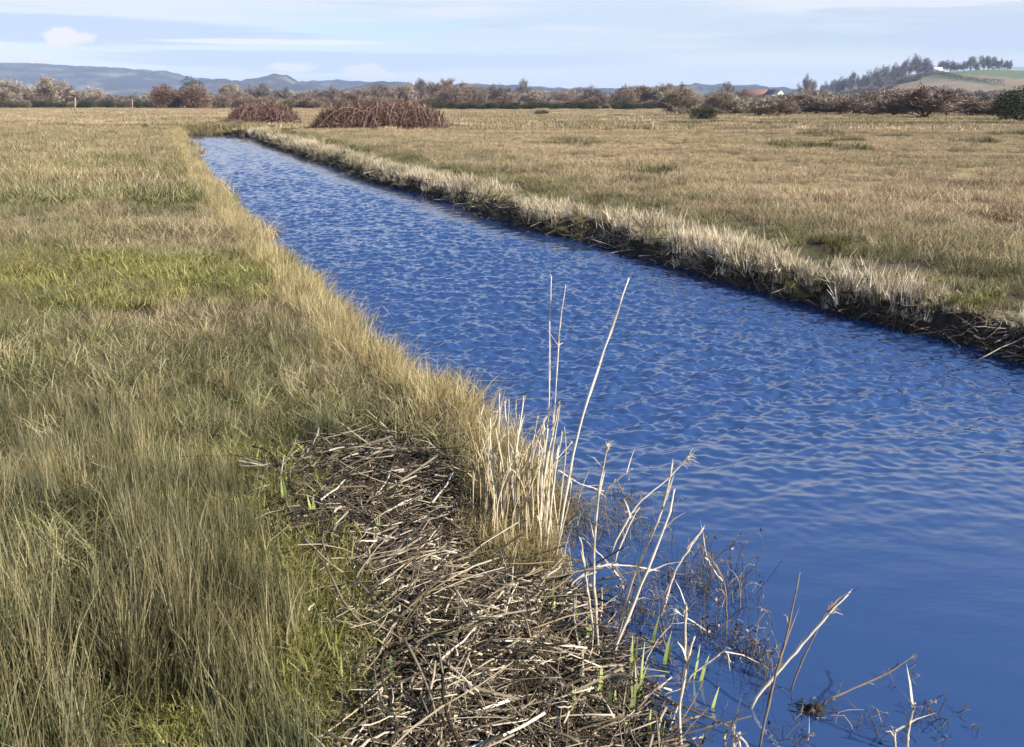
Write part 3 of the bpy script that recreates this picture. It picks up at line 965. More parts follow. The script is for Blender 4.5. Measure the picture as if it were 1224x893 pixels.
def tree(name, meshes, loc, w, h, label, cat, group=None, yaw=None, stem='trunk'):
    o = bpy.data.objects.new(name, None)
    COL.objects.link(o)
    o.location = loc
    o.rotation_euler = (0, 0, rng.random() * 6.283 if yaw is None else yaw)
    o.scale = (w, w, h)
    tag(o, label, cat, group)
    link(stem, meshes[0], o)
    link('crown', meshes[1], o)
    return o


def stand(px, D):
    """ground point straight below photo column px at distance D"""
    t = D / math.cos(TH) * 1.0
    x = (px - 612) / F * (D * math.cos(TH) + HC * math.sin(TH))
    return x, D, float(gz(x, D))


def hpx(top, D, base=0.45):
    return HC + (120 - top) / F * D - base


def tree_px(name, meshes, px, top, wpx, D, label, cat, group=None, stem='trunk', z=None, yaw=None):
    x, y, z0 = stand(px, D)
    z0 = z0 if z is None else z
    return tree(name, meshes, (x, y, z0 - .03), wpx / F * D, max(.3, hpx(top, D, z0)), label, cat, group, yaw, stem)


ORD = ['leftmost', 'second', 'third', 'fourth', 'fifth', 'sixth', 'seventh', 'eighth', 'ninth', 'tenth', 'eleventh', 'twelfth',
       'thirteenth', 'fourteenth', 'fifteenth', 'sixteenth', 'seventeenth', 'last']


def nth(i, n):
    return ORD[0] if i == 0 else ('rightmost' if i == n - 1 else ORD[i] + ' from the left')


# the distinctive ones, left to right
tree_px('pale_tree', WILP[0], 8, 96, 46, 330, 'pale bare tree cut by the left frame edge below the blue ridge', 'tree')
tree_px('pale_tree', WILP[1], 65, 95, 42, 320, 'pale bare tree with a light forked trunk before the blue ridge', 'tree')
tree_px('round_tree', RED[0], 197, 97, 37, 285, 'rounded red-brown tree, lower of the close pair left of the channel end', 'tree')
tree_px('round_tree', RED[1], 236, 98, 42, 283, 'rounded brown tree in front of the dark peaked ivy tree', 'tree')
tree_px('ivy_tree', IVY[0], 229, 87, 32, 292, 'dark peaked ivy-clad tree rising behind the rounded brown pair', 'tree')
tree_px('dark_bush', EVER[0], 266, 113, 15, 280, 'small dark pointed bush just right of the rounded tree pair', 'bush', stem='stems')
tree_px('dark_bush', EVER[1], 838, 123, 42, 109, 'black-green rounded bush alone at the edge of the right field', 'bush', stem='stems')
tree_px('dark_bush', EVER[2], 1213, 97, 78, 104, 'big black-green bush cut by the right frame edge', 'bush', stem='stems')
tree_px('willow', WIL[0], 1103, 106, 84, 118, 'broad rounded tan willow below the tan hill field', 'tree')
tree_px('scrub_tree', IVY[1], 962, 112, 20, 300, 'dark ivy-covered tree among brown willows below the hill end', 'tree')
tree_px('bare_tree', OAK[0], 626, 98, 18, 700, 'tall bare tree standing above the middle of the far treeline', 'tree', z=.5)
tree_px('bare_tree', OAK[1], 868, 99, 16, 700, 'lone bare treetop left of the pale gabled barn', 'tree', z=.5)

# willows along the far edge of the right field
g = 'brown willows edging the right field'
lab = 'brown bare willow in the row edging the right field'
for i, (px, top, w) in enumerate([(800, 112, 40), (815, 108, 46), (858, 112, 44), (880, 114, 40), (903, 116.5, 52), (928, 117, 40), (950, 114, 46), (975, 118, 42), (1000, 115, 50),
                   (1022, 112, 46), (1045, 116, 52), (1068, 114, 44), (1135, 118, 46), (1160, 116, 50), (1182, 119, 44), (1224, 112, 50)]):
    D = rng.uniform(124, 150)
    m_ = [WIL, WIL, WILP][rng.integers(3)]
    tree_px('willow', m_[rng.integers(len(m_))], px + rng.normal(0, 3), top + rng.normal(0, 1.5), w, D, 'brown bare willow edging the right field, ' + nth(i, 16) + ' of the row', 'tree', g)
g = 'hazy bare trees behind the willow row'
for i in range(46):
    px = 790 + 440 * (i + rng.random()) / 46
    D = rng.uniform(190, 420)
    tmin = 112.0 if 888 < px < 945 else 107
    m_ = [WIL, OAK, WILP, THORN][rng.integers(4)]
    tree_px('bare_tree', m_[rng.integers(len(m_))], px, rng.uniform(tmin, 116), rng.uniform(22, 44), D,
            'hazy brown bare tree behind the row of willows on the right', 'tree', g)
# middle treeline
g = 'hazy brown trees of the middle treeline'
for i in range(70):
    px = 270 + 540 * (i + rng.random()) / 70
    D = rng.uniform(300, 620)
    m_ = [WIL, OAK, WILP, THORN][rng.integers(4)]
    top = 106 + 4 * math.sin(px * .021) + rng.normal(0, 2.6)
    tree_px('bare_tree', m_[rng.integers(len(m_))], px, top, rng.uniform(18, 36), D,
            'hazy brown bare tree in the treeline between the ridge and the hill', 'tree', g)
g = 'dark evergreen bushes at the foot of the middle treeline'
for i in range(30):
    px = [505, 785][0] + 290 * (i + rng.random()) / 30
    tree_px('dark_bush', EVER[rng.integers(3)], px, rng.uniform(119.5, 125), rng.uniform(14, 26), rng.uniform(215, 245),
            'small dark evergreen bush at the foot of the middle treeline', 'bush', g, 'stems')
# left treeline
g = 'hedgerow trees below the blue ridge'
for i in range(26):
    px = -12 + 300 * (i + rng.random()) / 26
    m_ = [WIL, WILP, OAK][rng.integers(3)]
    tree_px('bare_tree', m_[rng.integers(len(m_))], px, rng.uniform(106, 115), rng.uniform(18, 32), rng.uniform(320, 450),
            'hazy bare hedgerow tree below the long blue ridge', 'tree', g)
g = 'dark hedge bushes below the blue ridge'
for i in range(26):
    px = -10 + 200 * (i + rng.random()) / 26
    tree_px('hedge_bush', [EVER, IVY, THORN][rng.integers(3)][rng.integers(2)], px, rng.uniform(116, 121), rng.uniform(12, 24), rng.uniform(290, 315),
            'low dark hedge bush at the far edge of the left meadow', 'bush', g, 'stems')
for i in range(22):
    px = 262 + 120 * (i + rng.random()) / 22
    tree_px('hedge_bush', [IVY, THORN, RED][rng.integers(3)][rng.integers(2)], px, rng.uniform(110, 119), rng.uniform(14, 30), rng.uniform(230, 300),
            'brown scrub bush beyond the channel end', 'bush', 'brown scrub beyond the channel end', 'stems')
for i in range(64):
    px = 262 + 980 * (i + rng.random()) / 64
    right = px > 790
    tree_px('scrub_bush', [THORN, THORN, IVY, RED][rng.integers(4)][rng.integers(2)], px, rng.uniform(119, 127) if right else rng.uniform(113, 120), rng.uniform(20, 40),
            rng.uniform(150, 185) if right else rng.uniform(250, 300),
            'low brown scrub bush filling the foot of the far treeline', 'bush', 'low scrub along the far treeline', 'stems')
# scrub right at the end of the channel
for i, (px, top, w, D) in enumerate([(238, 143, 20, 79), (252, 140, 24, 80), (268, 138, 26, 81), (286, 139, 26, 80.5), (306, 142, 24, 80), (326, 145, 22, 77), (344, 149, 20, 71), (258, 147, 20, 77.6), (274, 147, 22, 77.6), (292, 148, 20, 77.4), (312, 150, 18, 75.5), (228, 148, 14, 78)]):
    tree_px('scrub_bush', [IVY, THORN][i % 2][i % 2], px, top, w, D, 'low dark scrub bush on the bank at the channel end, ' + nth(sorted([238, 252, 268, 286, 306, 326, 344, 258, 274, 292, 312, 228]).index(px), 12), 'bush', 'scrub at the channel end', 'stems')


# bramble thickets: arching canes over a dark heart
def bramble(px0, px1, top, D, label, dark=0.0, ncane=420):
    x0, x1 = stand(px0, D)[0], stand(px1, D)[0]
    w, h = x1 - x0, hpx(top, D, .4)
    o = bpy.data.objects.new('bramble_thicket', None)
    COL.objects.link(o)
    o.location = ((x0 + x1) / 2, D + 1.5, float(gz((x0 + x1) / 2, D)))
    tag(o, label, 'thicket')
    core, cane = MB(), MB()
    n = 14000
    u = rng.uniform(-1, 1, n)
    prof = (1 - np.abs(u) ** 3.0) ** .6 * (0.80 + 0.22 * vnoise(u * 6 + 5, u * 0, 3))
    dy = rng.uniform(-1, 1, n)
    hh = prof * np.sqrt(np.maximum(.02, 1 - dy ** 2))
    c = np.stack([u * w / 2, dy * 2.0, hh * h * rng.random(n) ** .5 * .9], -1)
    dirs = rng.normal(size=(n, 3)) + np.array((0, 0, .2))
    dirs /= np.linalg.norm(dirs, axis=1)[:, None]
    spikes(core, c, dirs, rng.uniform(.25, .7, n), rng.uniform(.02, .045, n), rng.random(n) ** 1.3)
    for i in range(ncane):
        q = rng.uniform(-.95, .95)
        ph = (1 - abs(q) ** 3) ** .6 * h * rng.uniform(.55, 1.08) * (.82 + .3 * float(vnoise(q * 4 + 7, 0.0, 1)))
        dyb = rng.uniform(-1.6, .8)
        sx = rng.normal(0, 1) * w * .17
        ln = rng.uniform(.6, 1.5)
        sx *= max(.2, 1 - abs(q))
        t = np.linspace(0, 1, 7)
        pts = np.stack([q * w / 2 + sx * t + rng.normal(0, .03, 7), dyb - ln * t ** 1.3, ph * (1 - (1.9 * t - .75) ** 2 * (.75 if t[0] == 0 else 1) * rng.uniform(.5, .95))], -1)
        pts[:, 2] = np.maximum(pts[:, 2], .03)
        cane.tube(pts, .022, .012, 3, ends=False, rv=float(np.clip(rng.random() * (1 - dark * (q < -.45)), 0, 1)))  # left-end canes darker: the thicket's shaded side put into their colour
    n = 1500                                      # ragged upright shoots over the top
    u = rng.uniform(-.95, .95, n)
    prof = (1 - np.abs(u) ** 3.0) ** .6 * (0.84 + 0.22 * vnoise(u * 6 + 5, u * 0, 3))
    c = np.stack([u * w / 2, rng.uniform(-1.2, 1.2, n), prof * h * rng.uniform(.7, .98, n)], -1)
    dirs = rng.normal(size=(n, 3)) * .55 + np.array((0, -.1, .8))
    dirs /= np.linalg.norm(dirs, axis=1)[:, None]
    spikes(core, c, dirs, rng.uniform(.2, .75, n), rng.uniform(.015, .04, n), rng.random(n))
    link('heart', core.mesh('thicket_heart', M_TWIG_RED), o)
    link('canes', cane.mesh('thicket_canes', M_CANE), o)


bramble(372, 533, 121, 75, 'big red-brown thicket of arching bramble canes beside the channel end', .7)
bramble(272, 352, 124, 88, 'lower red-brown bramble mound just left of the big arching thicket', .2, 240)
for px, top, w, D, lab in [(647, 129, 24, 150, 'small dark heap of cut scrub in front of the dark bushes'),
                           (741, 134, 34, 128, 'long low heap of dark brush in the middle of the far field'),
                           (768, 135, 18, 127, 'short dark brush heap touching the long low heap'),
                           (545, 146, 30, 82, 'dark fallen brush lying right of the big bramble thicket'),
                           (711, 147, 12, 88, 'dark upright grass tussock alone in the far right field'),
                           (176, 143, 13, 74, 'small dark bush with a pale leaning dead stick in the left meadow'),
                           (144, 145, 7, 76, 'tiny dark tuft left of the bush with the leaning stick')]:
    tree_px('brush_heap', THORN[rng.integers(3)] if w > 20 else IVY[rng.integers(2)], px, top, w, D, lab, 'bush', None, 'stems')


# dead sticks and posts
def post(name, px, base, top, px_top, D, r, m, label, cat):
    p0, p1 = at(px, base, Y=D), at(px_top, top, Y=D)
    z0 = float(gz(p0[0], D))
    p0[2] = z0 - .05
    mb = MB()
    m1 = (p0 + p1) / 2 + np.array((.04, 0, 0))
    mb.tube(np.array([p0, m1, p1]) - p0, r, r * .55, 6)
    br = (m1 - p0)
    mb.tube([br, br + np.array((.25, 0, .5)) * (p1[2] - p0[2]) * .3], r * .5, r * .2, 4)
    link(name, mb.mesh(name, m), loc=p0, label=label, cat=cat)


post('dead_stick', 179, 150, 133, 173, 74.5, .07, M_PALEBARK, 'pale dead stick leaning out of the small dark bush', 'stick')
post('dead_tree', 89, 133, 117, 90, 170, .16, M_PALEBARK, 'pale upright dead trunk standing alone in the left meadow', 'dead tree')
post('dead_tree', 158, 129, 119, 158, 240, .16, M_PALEBARK, 'short pale dead trunk at the hedge left of the rounded trees', 'dead tree')
post('gate_post', 1096, 143, 138, 1096, 117, .13, M_BARK, 'short dark post below the broad tan willow, left of two', 'post')
post('gate_post', 1109, 144, 137, 1109, 115, .15, M_BARK, 'taller dark post below the broad tan willow, right of two', 'post')

# ------------------------------------------------------------------ hills
def hill_mat(name, stops, scale):
    b = NB(name)
    fcol = b.attr('green')
    c = b.ramp(b.noise(scale, 5), stops)
    c = b.mix(fcol, c, b.mix(b.noise(.05, 4), (.115, .145, .06), (.165, .19, .085)))
    return b.surf(c, .95, .05)


M_RIDGE = hill_mat('ridge_woods', [(.40, (.022, .020, .018)), (.52, (.045, .040, .032)), (.60, (.11, .10, .065)), (.70, (.17, .155, .09))], .0075)
M_HILL = hill_mat('hill_fields', [(.3, (.20, .15, .085)), (.5, (.27, .205, .12)), (.7, (.31, .245, .15))], .02)


def ridge(name, D, prof, depth, m, jag=2.0):
    """a range of hills: crest height from photo columns, rising from the plain over its depth"""
    px = np.array([p_[0] for p_ in prof], float)
    tp = np.array([p_[1] for p_ in prof], float)
    xs = np.linspace(px[0], px[-1], 620)
    hz = HC + (120 - np.interp(xs, px, tp)) / F * D
    wx = (xs - 612) / F * (D * math.cos(TH) + HC * math.sin(TH))
    hz = hz + (fbm(wx * .012, wx * 0, 2) - .5) * jag * D / 1000
    hz = hz + (fbm(wx * .035, wx * 0, 5, 3) - .5) * 11
    endf = smooth(xs, px[0], px[0] + 12) * smooth(-xs, -px[-1], -px[-1] + 12)
    v = np.linspace(-1, 1, 26)
    A = np.maximum(0, 1 - np.abs(v) ** 1.6)
    fold = (fbm(wx[:, None] * .004 + 3, v[None] * 2.2 + 5, 4) - .5) * .45 * (1 - np.exp(-((v[None]) / .25) ** 2))
    Zr = hz[:, None] * endf[:, None] * np.clip(A[None] * (1 + fold), 0, 1) - 3 * (A[None] <= 0)
    Xr = np.repeat(wx[:, None], len(v), 1) * (1 + v[None] * depth / D * .5)
    Yr = D + v[None] * depth + 0 * Xr
    n0, n1 = Xr.shape
    ix = np.arange(n0 * n1).reshape(n0, n1)
    f = np.stack([ix[:-1, :-1], ix[1:, :-1], ix[1:, 1:], ix[:-1, 1:]], -1).reshape(-1, 4)
    link(name, mesh(name, np.stack([Xr, Yr, Zr], -1).reshape(-1, 3), f, {'green': np.zeros(n0 * n1)}, m, True), kind='structure')


ridge('hills', 4600, [(-120, 80), (0, 79.5), (60, 80.5), (130, 84), (205, 89), (225, 94), (300, 102), (330, 112)], 1100, M_RIDGE, .8)
ridge('hills', 3600, [(215, 108), (240, 99), (265, 96), (290, 99), (303, 97), (330, 91.5), (345, 92), (358, 99), (385, 103), (400, 112)], 500, M_RIDGE, .8)
ridge('hills', 4300, [(340, 108), (370, 99), (400, 97.5), (440, 100), (470, 103), (520, 110)], 500, M_RIDGE, .8)
ridge('hills', 3000, [(405, 110), (430, 103), (460, 99), (490, 101), (505, 107), (520, 112)], 450, M_RIDGE, .8)
ridge('hills', 3300, [(500, 112), (530, 104), (560, 101), (600, 103), (660, 106), (720, 107), (790, 106), (830, 102), (900, 104), (980, 110), (1000, 114)], 500, M_RIDGE, .8)

# the near hill on the right
HP = np.array([(930, 118), (960, 113), (1000, 107), (1030, 103), (1060, 97), (1090, 91), (1115, 87.5), (1140, 86), (1170, 84.5), (1224, 86), (1300, 84), (1420, 90), (1560, 118)], float)
HD = 1250.0


def hill_z(x, y):
    px = 612 + np.asarray(x) / (HD * math.cos(TH) + HC * math.sin(TH)) * F
    crest = np.interp(px, HP[:, 0], HC + (120 - HP[:, 1]) / F * HD)
    crest = np.maximum(crest - 4.5, 0)
    return crest * smooth(y, 720, HD + 10) * (1 - smooth(y, HD + 60, HD + 600)) - 1.2 + 2.5 * smooth(y, 700, 760)


xs = np.linspace(stand(925, HD)[0], stand(1565, HD)[0], 150)
yh = np.concatenate([np.linspace(690, HD, 70), np.linspace(HD + 10, HD + 620, 26)])
XH, YH = np.meshgrid(xs, yh, indexing='ij')
ZH = hill_z(XH, YH) + (fbm(XH * .01, YH * .01, 5) - .5) * 2 * smooth(YH, 760, 900)
pxh = 612 + XH / (YH * math.cos(TH) + HC * math.sin(TH)) * F
pyh = 120 - (ZH - HC) / YH * F
greenf = ((XH > 1e9) & (YH > 1105) & (YH < HD + 40) & (XH - 555 > (YH - 1105) * -.2)).astype(float)
ix = np.arange(XH.size).reshape(XH.shape)
f = np.stack([ix[:-1, :-1], ix[1:, :-1], ix[1:, 1:], ix[:-1, 1:]], -1).reshape(-1, 4)
lower = np.array([(1119, 92), (1145, 98.5), (1196, 103.5), (1300, 106)])
lx, ly = [], []
for q in lower:
    yy = np.linspace(720, HD, 600)
    x_ = (q[0] - 612) / F * (yy * math.cos(TH) + HC * math.sin(TH))
    i_ = int(np.argmin(np.abs(120 - (hill_z(x_, yy) - HC) / yy * F - q[1])))
    lx.append(x_[i_])
    ly.append(yy[i_])
o_ = np.argsort(lx)
greenf = ((XH > min(lx)) & (YH > np.interp(XH, np.array(lx)[o_], np.array(ly)[o_]))).astype(float)
link('hills', mesh('hill', np.stack([XH, YH, ZH], -1).reshape(-1, 3), f, {'green': greenf.ravel()}, M_HILL, True), kind='structure')


def hill_at(px, y):
    x = (px - 612) / F * (y * math.cos(TH) + HC * math.sin(TH))
    return x, y, float(hill_z(x, y))


def on_hill(px, py):
    yy = np.linspace(720, HD, 600)
    x_ = (px - 612) / F * (yy * math.cos(TH) + HC * math.sin(TH))
    pp = 120 - (hill_z(x_, yy) - HC) / yy * F
    return px, float(yy[np.argmin(np.abs(pp - py))])


# hedges on the hill
def hedge(pts, h, label, m=M_DARKLEAF):
    mb, st = MB(), MB()
    P = np.array([hill_at(*p_) for p_ in pts])
    for a_, b_ in zip(P[:-1], P[1:]):
        ln = np.linalg.norm(b_ - a_)
        n = int(ln * 18)
        t = rng.random(n)
        c = a_ + (b_ - a_) * t[:, None]
        c[:, 2] = hill_z(c[:, 0], c[:, 1]) + rng.random(n) ** .8 * h * (.65 + .6 * vnoise(c[:, 0] * .12, c[:, 1] * .05, 1))
        c[:, :2] += rng.normal(0, 1.0, (n, 2))
        leaves(mb, c - P[0], rng.uniform(.25, .55, n), rng.random(n))
        for q in np.linspace(0, 1, max(2, int(ln / 12))):
            e = a_ + (b_ - a_) * q - P[0]
            e[2] = float(hill_z(e[0] + P[0][0], e[1] + P[0][1])) - P[0][2]
            st.tube([e, e + (0, 0, h * .7)], .25, .1, 4)
    o = bpy.data.objects.new('hedge', None)
    COL.objects.link(o)
    o.location = P[0]
    tag(o, label, 'hedge')
    link('foliage', mb.mesh('hedge_foliage', m), o)
    link('stems', st.mesh('hedge_stems', M_BARK), o)


hedge([on_hill(*q) for q in [(1112, 91), (1125, 94), (1145, 98), (1165, 100), (1196, 103)]], 5.5, 'dark hedge along the lower edge of the green hill field')
hedge([on_hill(*q) for q in [(1112, 91.5), (1085, 97), (1060, 102), (1035, 108)]], 5.0, 'dark hedge slanting down the hill above the tan field')
hedge([(1130, 1255), (1165, 1258), (1200, 1258), (1260, 1258), (1330, 1258)], 5.0, 'dark hedge along the hilltop above the green field')
hedge([(976, 1040), (1000, 1080), (1028, 1110)], 7.0, 'dark hedgerow at the foot of the wooded hill end')
hedge([(1140, 900), (1175, 880), (1225, 870)], 4.0, 'low dark hedge across the tan hill field behind the willows')

g = 'bare trees along the hill crest'
for px, top, w, D, lab in [(964, 94, 19, 900, 'big round bare tree alone at the left foot of the right hill'),
                           (1091, 72, 25, 1245, 'tallest broad bare tree on the hill crest left of the white house'),
                           (1154, 73, 16, 1262, 'bare tree on the hilltop between the white house and the cottage'),
                           (1170, 71, 15, 1266, 'tall bare tree on the hilltop right above the small white cottage'),
                           (1181, 73, 12, 1266, 'slim bare hilltop tree, third from the right end'),
                           (1188, 76, 10, 1266, 'small bare hilltop tree, second from the right end'),
                           (1198, 76, 10, 1266, 'last small bare tree at the right end of the hilltop row')]:
    x, y, z = hill_at(px, D)
    tree('bare_tree', OAK[rng.integers(4)], (x, y, z - .3), w / F * D, HC + (120 - top) / F * D - z, lab, 'tree')
for i, (px, top, w) in enumerate([(984, 101, 14), (994, 98, 14), (1003, 96, 14), (1014, 90, 16), (1024, 94, 14), (1033, 90, 16), (1044, 86, 16), (1051, 83, 14), (1058, 84, 16),
                   (1066, 81, 16), (1074, 79, 14), (1079, 76, 14), (1101, 80, 16), (1108, 81, 14), (1122, 76, 14), (1131, 78, 14), (1138, 80, 12), (1146, 80, 12)]):
    D = 1120 + (px - 984) * 1.1 + rng.normal(0, 10)
    D = min(D, 1250)
    x, y, z = hill_at(px, D)
    tree('bare_tree', OAK[rng.integers(4)], (x, y, z - .3), w / F * D, max(6, HC + (120 - top) / F * D - z), 'grey bare tree in the belt climbing the hill, ' + nth(i, 18), 'tree', g)
for i in range(20):
    px = 978 + 130 * (i + rng.random()) / 20
    D = 1080 + (px - 984) * 1.05 + rng.normal(0, 12)
    x, y, z = hill_at(px, D)
    tree('thorn_bush', [THORN, IVY][i % 2][i % 2], (x, y, z - .3), rng.uniform(12, 20), rng.uniform(6, 9), 'dark scrub bush below the tree belt on the hill', 'bush', 'scrub under the hill tree belt', stem='stems')


# ------------------------------------------------------------------ buildings
def flat(name, c, r=.8):
    b = NB(name)
    return b.surf(b.mix(b.noise(.8, 4), tuple(q * .88 for q in c), c), r, .2)


M_WHITE, M_ROOF, M_SLATE, M_GLASS, M_BRICK = flat('white_render', (.80, .79, .76)), flat('tile_roof', (.22, .12, .085)), flat('slate_roof', (.15, .15, .16)), flat('dark_glass', (.03, .035, .04), .15), flat('brick_wall', (.28, .17, .12))


def box(mb, c, s):
    c, s = np.array(c, float), np.array(s, float) / 2
    v = [c + s * np.array((i, j, k)) for k in (-1, 1) for j in (-1, 1) for i in (-1, 1)]
    q = [(0, 1, 3, 2), (4, 6, 7, 5), (0, 4, 5, 1), (2, 3, 7, 6), (0, 2, 6, 4), (1, 5, 7, 3)]
    mb.add(v, [t for a, b_, c_, d_ in q for t in ((a, c_, b_), (a, d_, c_))], r=.5)


def house(name, loc, w, d, h, rh, yaw, wm, rm, label, cat, nwin=3, chim=True, door=True):
    o = bpy.data.objects.new(name, None)
    COL.objects.link(o)
    o.location, o.rotation_euler = loc, (0, 0, yaw)
    tag(o, label, cat)
    mb = MB()
    box(mb, (0, 0, h / 2 - .5), (w, d, h + 1))
    for s in (-1, 1):      # gable ends
        mb.add([(s * w / 2, -d / 2, h), (s * w / 2, d / 2, h), (s * w / 2, 0, h + rh), (s * (w / 2 - .3), -d / 2, h), (s * (w / 2 - .3), d / 2, h), (s * (w / 2 - .3), 0, h + rh)],
               [(0, 1, 2), (3, 5, 4), (0, 2, 5), (0, 5, 3), (1, 4, 5), (1, 5, 2)], r=.5)
    link('wall', mb.mesh('wall', wm), o)
    mb = MB()
    e, t = .4, .22
    for s in (-1, 1):
        y0, z0 = s * (d / 2 + e), h - e * rh / (d / 2)
        v = [(-w / 2 - e, y0, z0), (w / 2 + e, y0, z0), (w / 2 + e, 0, h + rh), (-w / 2 - e, 0, h + rh)]
        v = v + [(a, b_, c_ + t) for a, b_, c_ in v]
        mb.add(v, [(0, 1, 2), (0, 2, 3), (4, 6, 5), (4, 7, 6), (0, 4, 5), (0, 5, 1), (1, 5, 6), (1, 6, 2), (0, 3, 7), (0, 7, 4)], r=.5)
    rf = link('roof', mb.mesh('roof', rm), o)
    if chim:
        mb = MB()
        box(mb, (w / 2 - .8, 0, h + rh + .3), (.8, .7, 1.6))
        link('chimney', mb.mesh('chimney', M_BRICK), rf)
    mb = MB()
    box(mb, (0, -d / 2, 0), (.95, .12, 1.2))
    wme = mb.mesh('window', M_GLASS)
    for i in range(nwin):
        for zz in ([1.5, 4.0] if h > 4.5 else [1.5]):
            link('window', wme, o, loc=((i + .5) / nwin * w - w / 2 + .4, 0, zz))
    if door:
        mb = MB()
        box(mb, (-w / 2 + w / nwin * .98, -d / 2, .95), (.95, .1, 2.1))
        link('door', mb.mesh('door', M_SLATE), o)


x, y, z = hill_at(1115, 1232)
house('farmhouse', (x, y, z + 1.5), 12, 7, 3.6, 2.6, R(8), M_WHITE, M_WHITE, 'long white house among bare trees on the hill crest', 'house', 4)
x, y, z = hill_at(1163, 1262)
house('cottage', (x, y, z + 1.0), 5, 5, 4.6, 2.2, 0, M_WHITE, M_SLATE, 'small white cottage under a tall bare tree on the hilltop', 'house', 2)
x, y, z = stand(925, 500)
house('barn', (x, y, .4), 9, 6.2, 5.6, 2.2, R(-62), M_WHITE, M_SLATE, 'pale gabled barn right of the low red-brown roofs', 'barn', 2, False)
x, y, z = stand(904, 510)
house('farm_building', (x, y, .4), 15, 7, 5.6, 2.4, R(6), M_BRICK, M_ROOF, 'low farm building with a red-brown roof left of the pale barn', 'barn', 4)

# ------------------------------------------------------------------ foreground reeds
b = NB('pale_reed')
M_REED = b.surf(b.mix(b.attr('r'), b.mix(b.rng(b.noise(26, 4), .35, .65), (.20, .15, .09), (.56, .47, .33)), (.68, .60, .46)), .6, .3)
b = NB('brown_reed')
M_REEDS = b.surf(b.mix(b.attr('r'), (.34, .26, .13), (.66, .56, .36)), .6, .25)
b = NB('weathered_reed')
M_REEDB = b.surf(b.mix(b.noise(20, 4), (.10, .075, .05), (.30, .23, .16)), .7, .2)
b = NB('iris_green')
M_IRIS = b.surf(b.mix(b.attr('h'), (.34, .44, .08), (.58, .60, .26)), .5, .3, transl=.3)


def spline(ctrl, n=14):
    ctrl = np.asarray(ctrl, float)
    if len(ctrl) == 2:
        return ctrl[0] + (ctrl[1] - ctrl[0]) * np.linspace(0, 1, n)[:, None]
    t = np.linspace(0, len(ctrl) - 1, n)
    P = np.vstack([2 * ctrl[0] - ctrl[1], ctrl, 2 * ctrl[-1] - ctrl[-2]])
    out = []
    for q in t:
        i = min(int(q), len(ctrl) - 2)
        u = q - i
        a, b_, c, d_ = P[i], P[i + 1], P[i + 2], P[i + 3]
        out.append(.5 * (2 * b_ + (c - a) * u + (2 * a - 5 * b_ + 4 * c - d_) * u ** 2 + (3 * b_ - a - 3 * c + d_) * u ** 3))
    return np.array(out)


def reed(pix, lean, label, r=.0075, m=None, head=None, leafn=4, cat='reed', base_z=0.08, name='reed_stem', group=None):
    """a dead stem through photo columns; base first. lean = how much nearer (-) or farther (+) its tip is than its base"""
    m = m or M_REED
    p0 = at(*pix[0], base_z)
    D = p0[1]
    n = len(pix) - 1
    ctrl = [p0] + [at(*q, Y=D + lean * (i + 1) / n) for i, q in enumerate(pix[1:])]
    pts = spline(ctrl, 16) + np.vstack([[0, 0, -.04], rng.normal(0, .0012, (15, 3))])
    kink = np.zeros((16, 3))
    for q in (3, 7, 11):
        kink += rng.normal(0, .010, 3) * np.maximum(0, np.arange(16) - q)[:, None] / 12
    pts = pts + kink - kink[-1] * np.linspace(0, 1, 16)[:, None]
    r = r * .88
    rad = np.linspace(r, r * .55, 16)
    rad[[3, 7, 11]] *= 1.35                      # nodes
    o = bpy.data.objects.new(name, None)
    COL.objects.link(o)
    o.location = p0
    tag(o, label, cat, group)
    mb = MB()
    mb.tube(pts - p0, rad, None, 6, rng.random())
    link('stem', mb.mesh('stem', m, True), o)
    for k_ in (3, 7, 11):                       # peeling sheaths at the nodes, and a split tip
        if rng.random() < .8:
            sh = MB()
            dd = pts[k_ + 1] - pts[k_]
            sd = rng.normal(0, 1, 3)
            sd /= np.linalg.norm(sd)
            sh.ribbon([pts[k_] - p0 + sd * r, pts[k_] - p0 + dd * 1.2 + sd * r * 1.5, pts[k_] - p0 + dd * rng.uniform(1.8, 3) + sd * rng.uniform(.01, .035)], r * 1.7, rv=rng.random() * .6)
            link('sheath', sh.mesh('sheath', m), o)
    sh = MB()
    for k_ in range(3):
        dd = (pts[-1] - pts[-2]) * rng.uniform(.1, .4) + rng.normal(0, .006, 3)
        sh.ribbon([pts[-1] - p0 - dd * .3, pts[-1] - p0 + dd * .5, pts[-1] - p0 + dd], r * .8, rv=rng.random() * .5)
    link('split_tip', sh.mesh('split_tip', m), o)
    for i in range(leafn):
        k_ = rng.integers(4, 14)
        q = pts[k_] - p0
        dd = pts[k_] - pts[k_ - 1]
        dd = dd / np.linalg.norm(dd) + rng.normal(0, .45, 3)
        L_ = rng.uniform(.04, .17)
        lf = MB()
        lf.ribbon([q, q + dd * L_ * .5, q + dd * L_ + np.array((0, 0, -.03))], .012, rv=rng.random())
        link('leaf', lf.mesh('leaf', m), o)
    if head:
        q = pts[-1] - p0
        hd = MB()
        ax = pts[-1] - pts[-3]
        ax = ax / np.linalg.norm(ax)
        for i in range(70):                      # a ragged, drooping plume along the tip
            q0 = q - ax * rng.random() * head * 1.2
            dd = ax * .7 + rng.normal(0, .42, 3) + np.array((.22, 0, -.05))
            L_ = head * rng.uniform(.35, 1.0)
            hd.ribbon([q0, q0 + dd * L_ * .55, q0 + dd * L_ - (0, 0, L_ * .35)], .0055, rv=rng.random() * .8)
        link('seed_head', hd.mesh('seed_head', m), o)
    return o


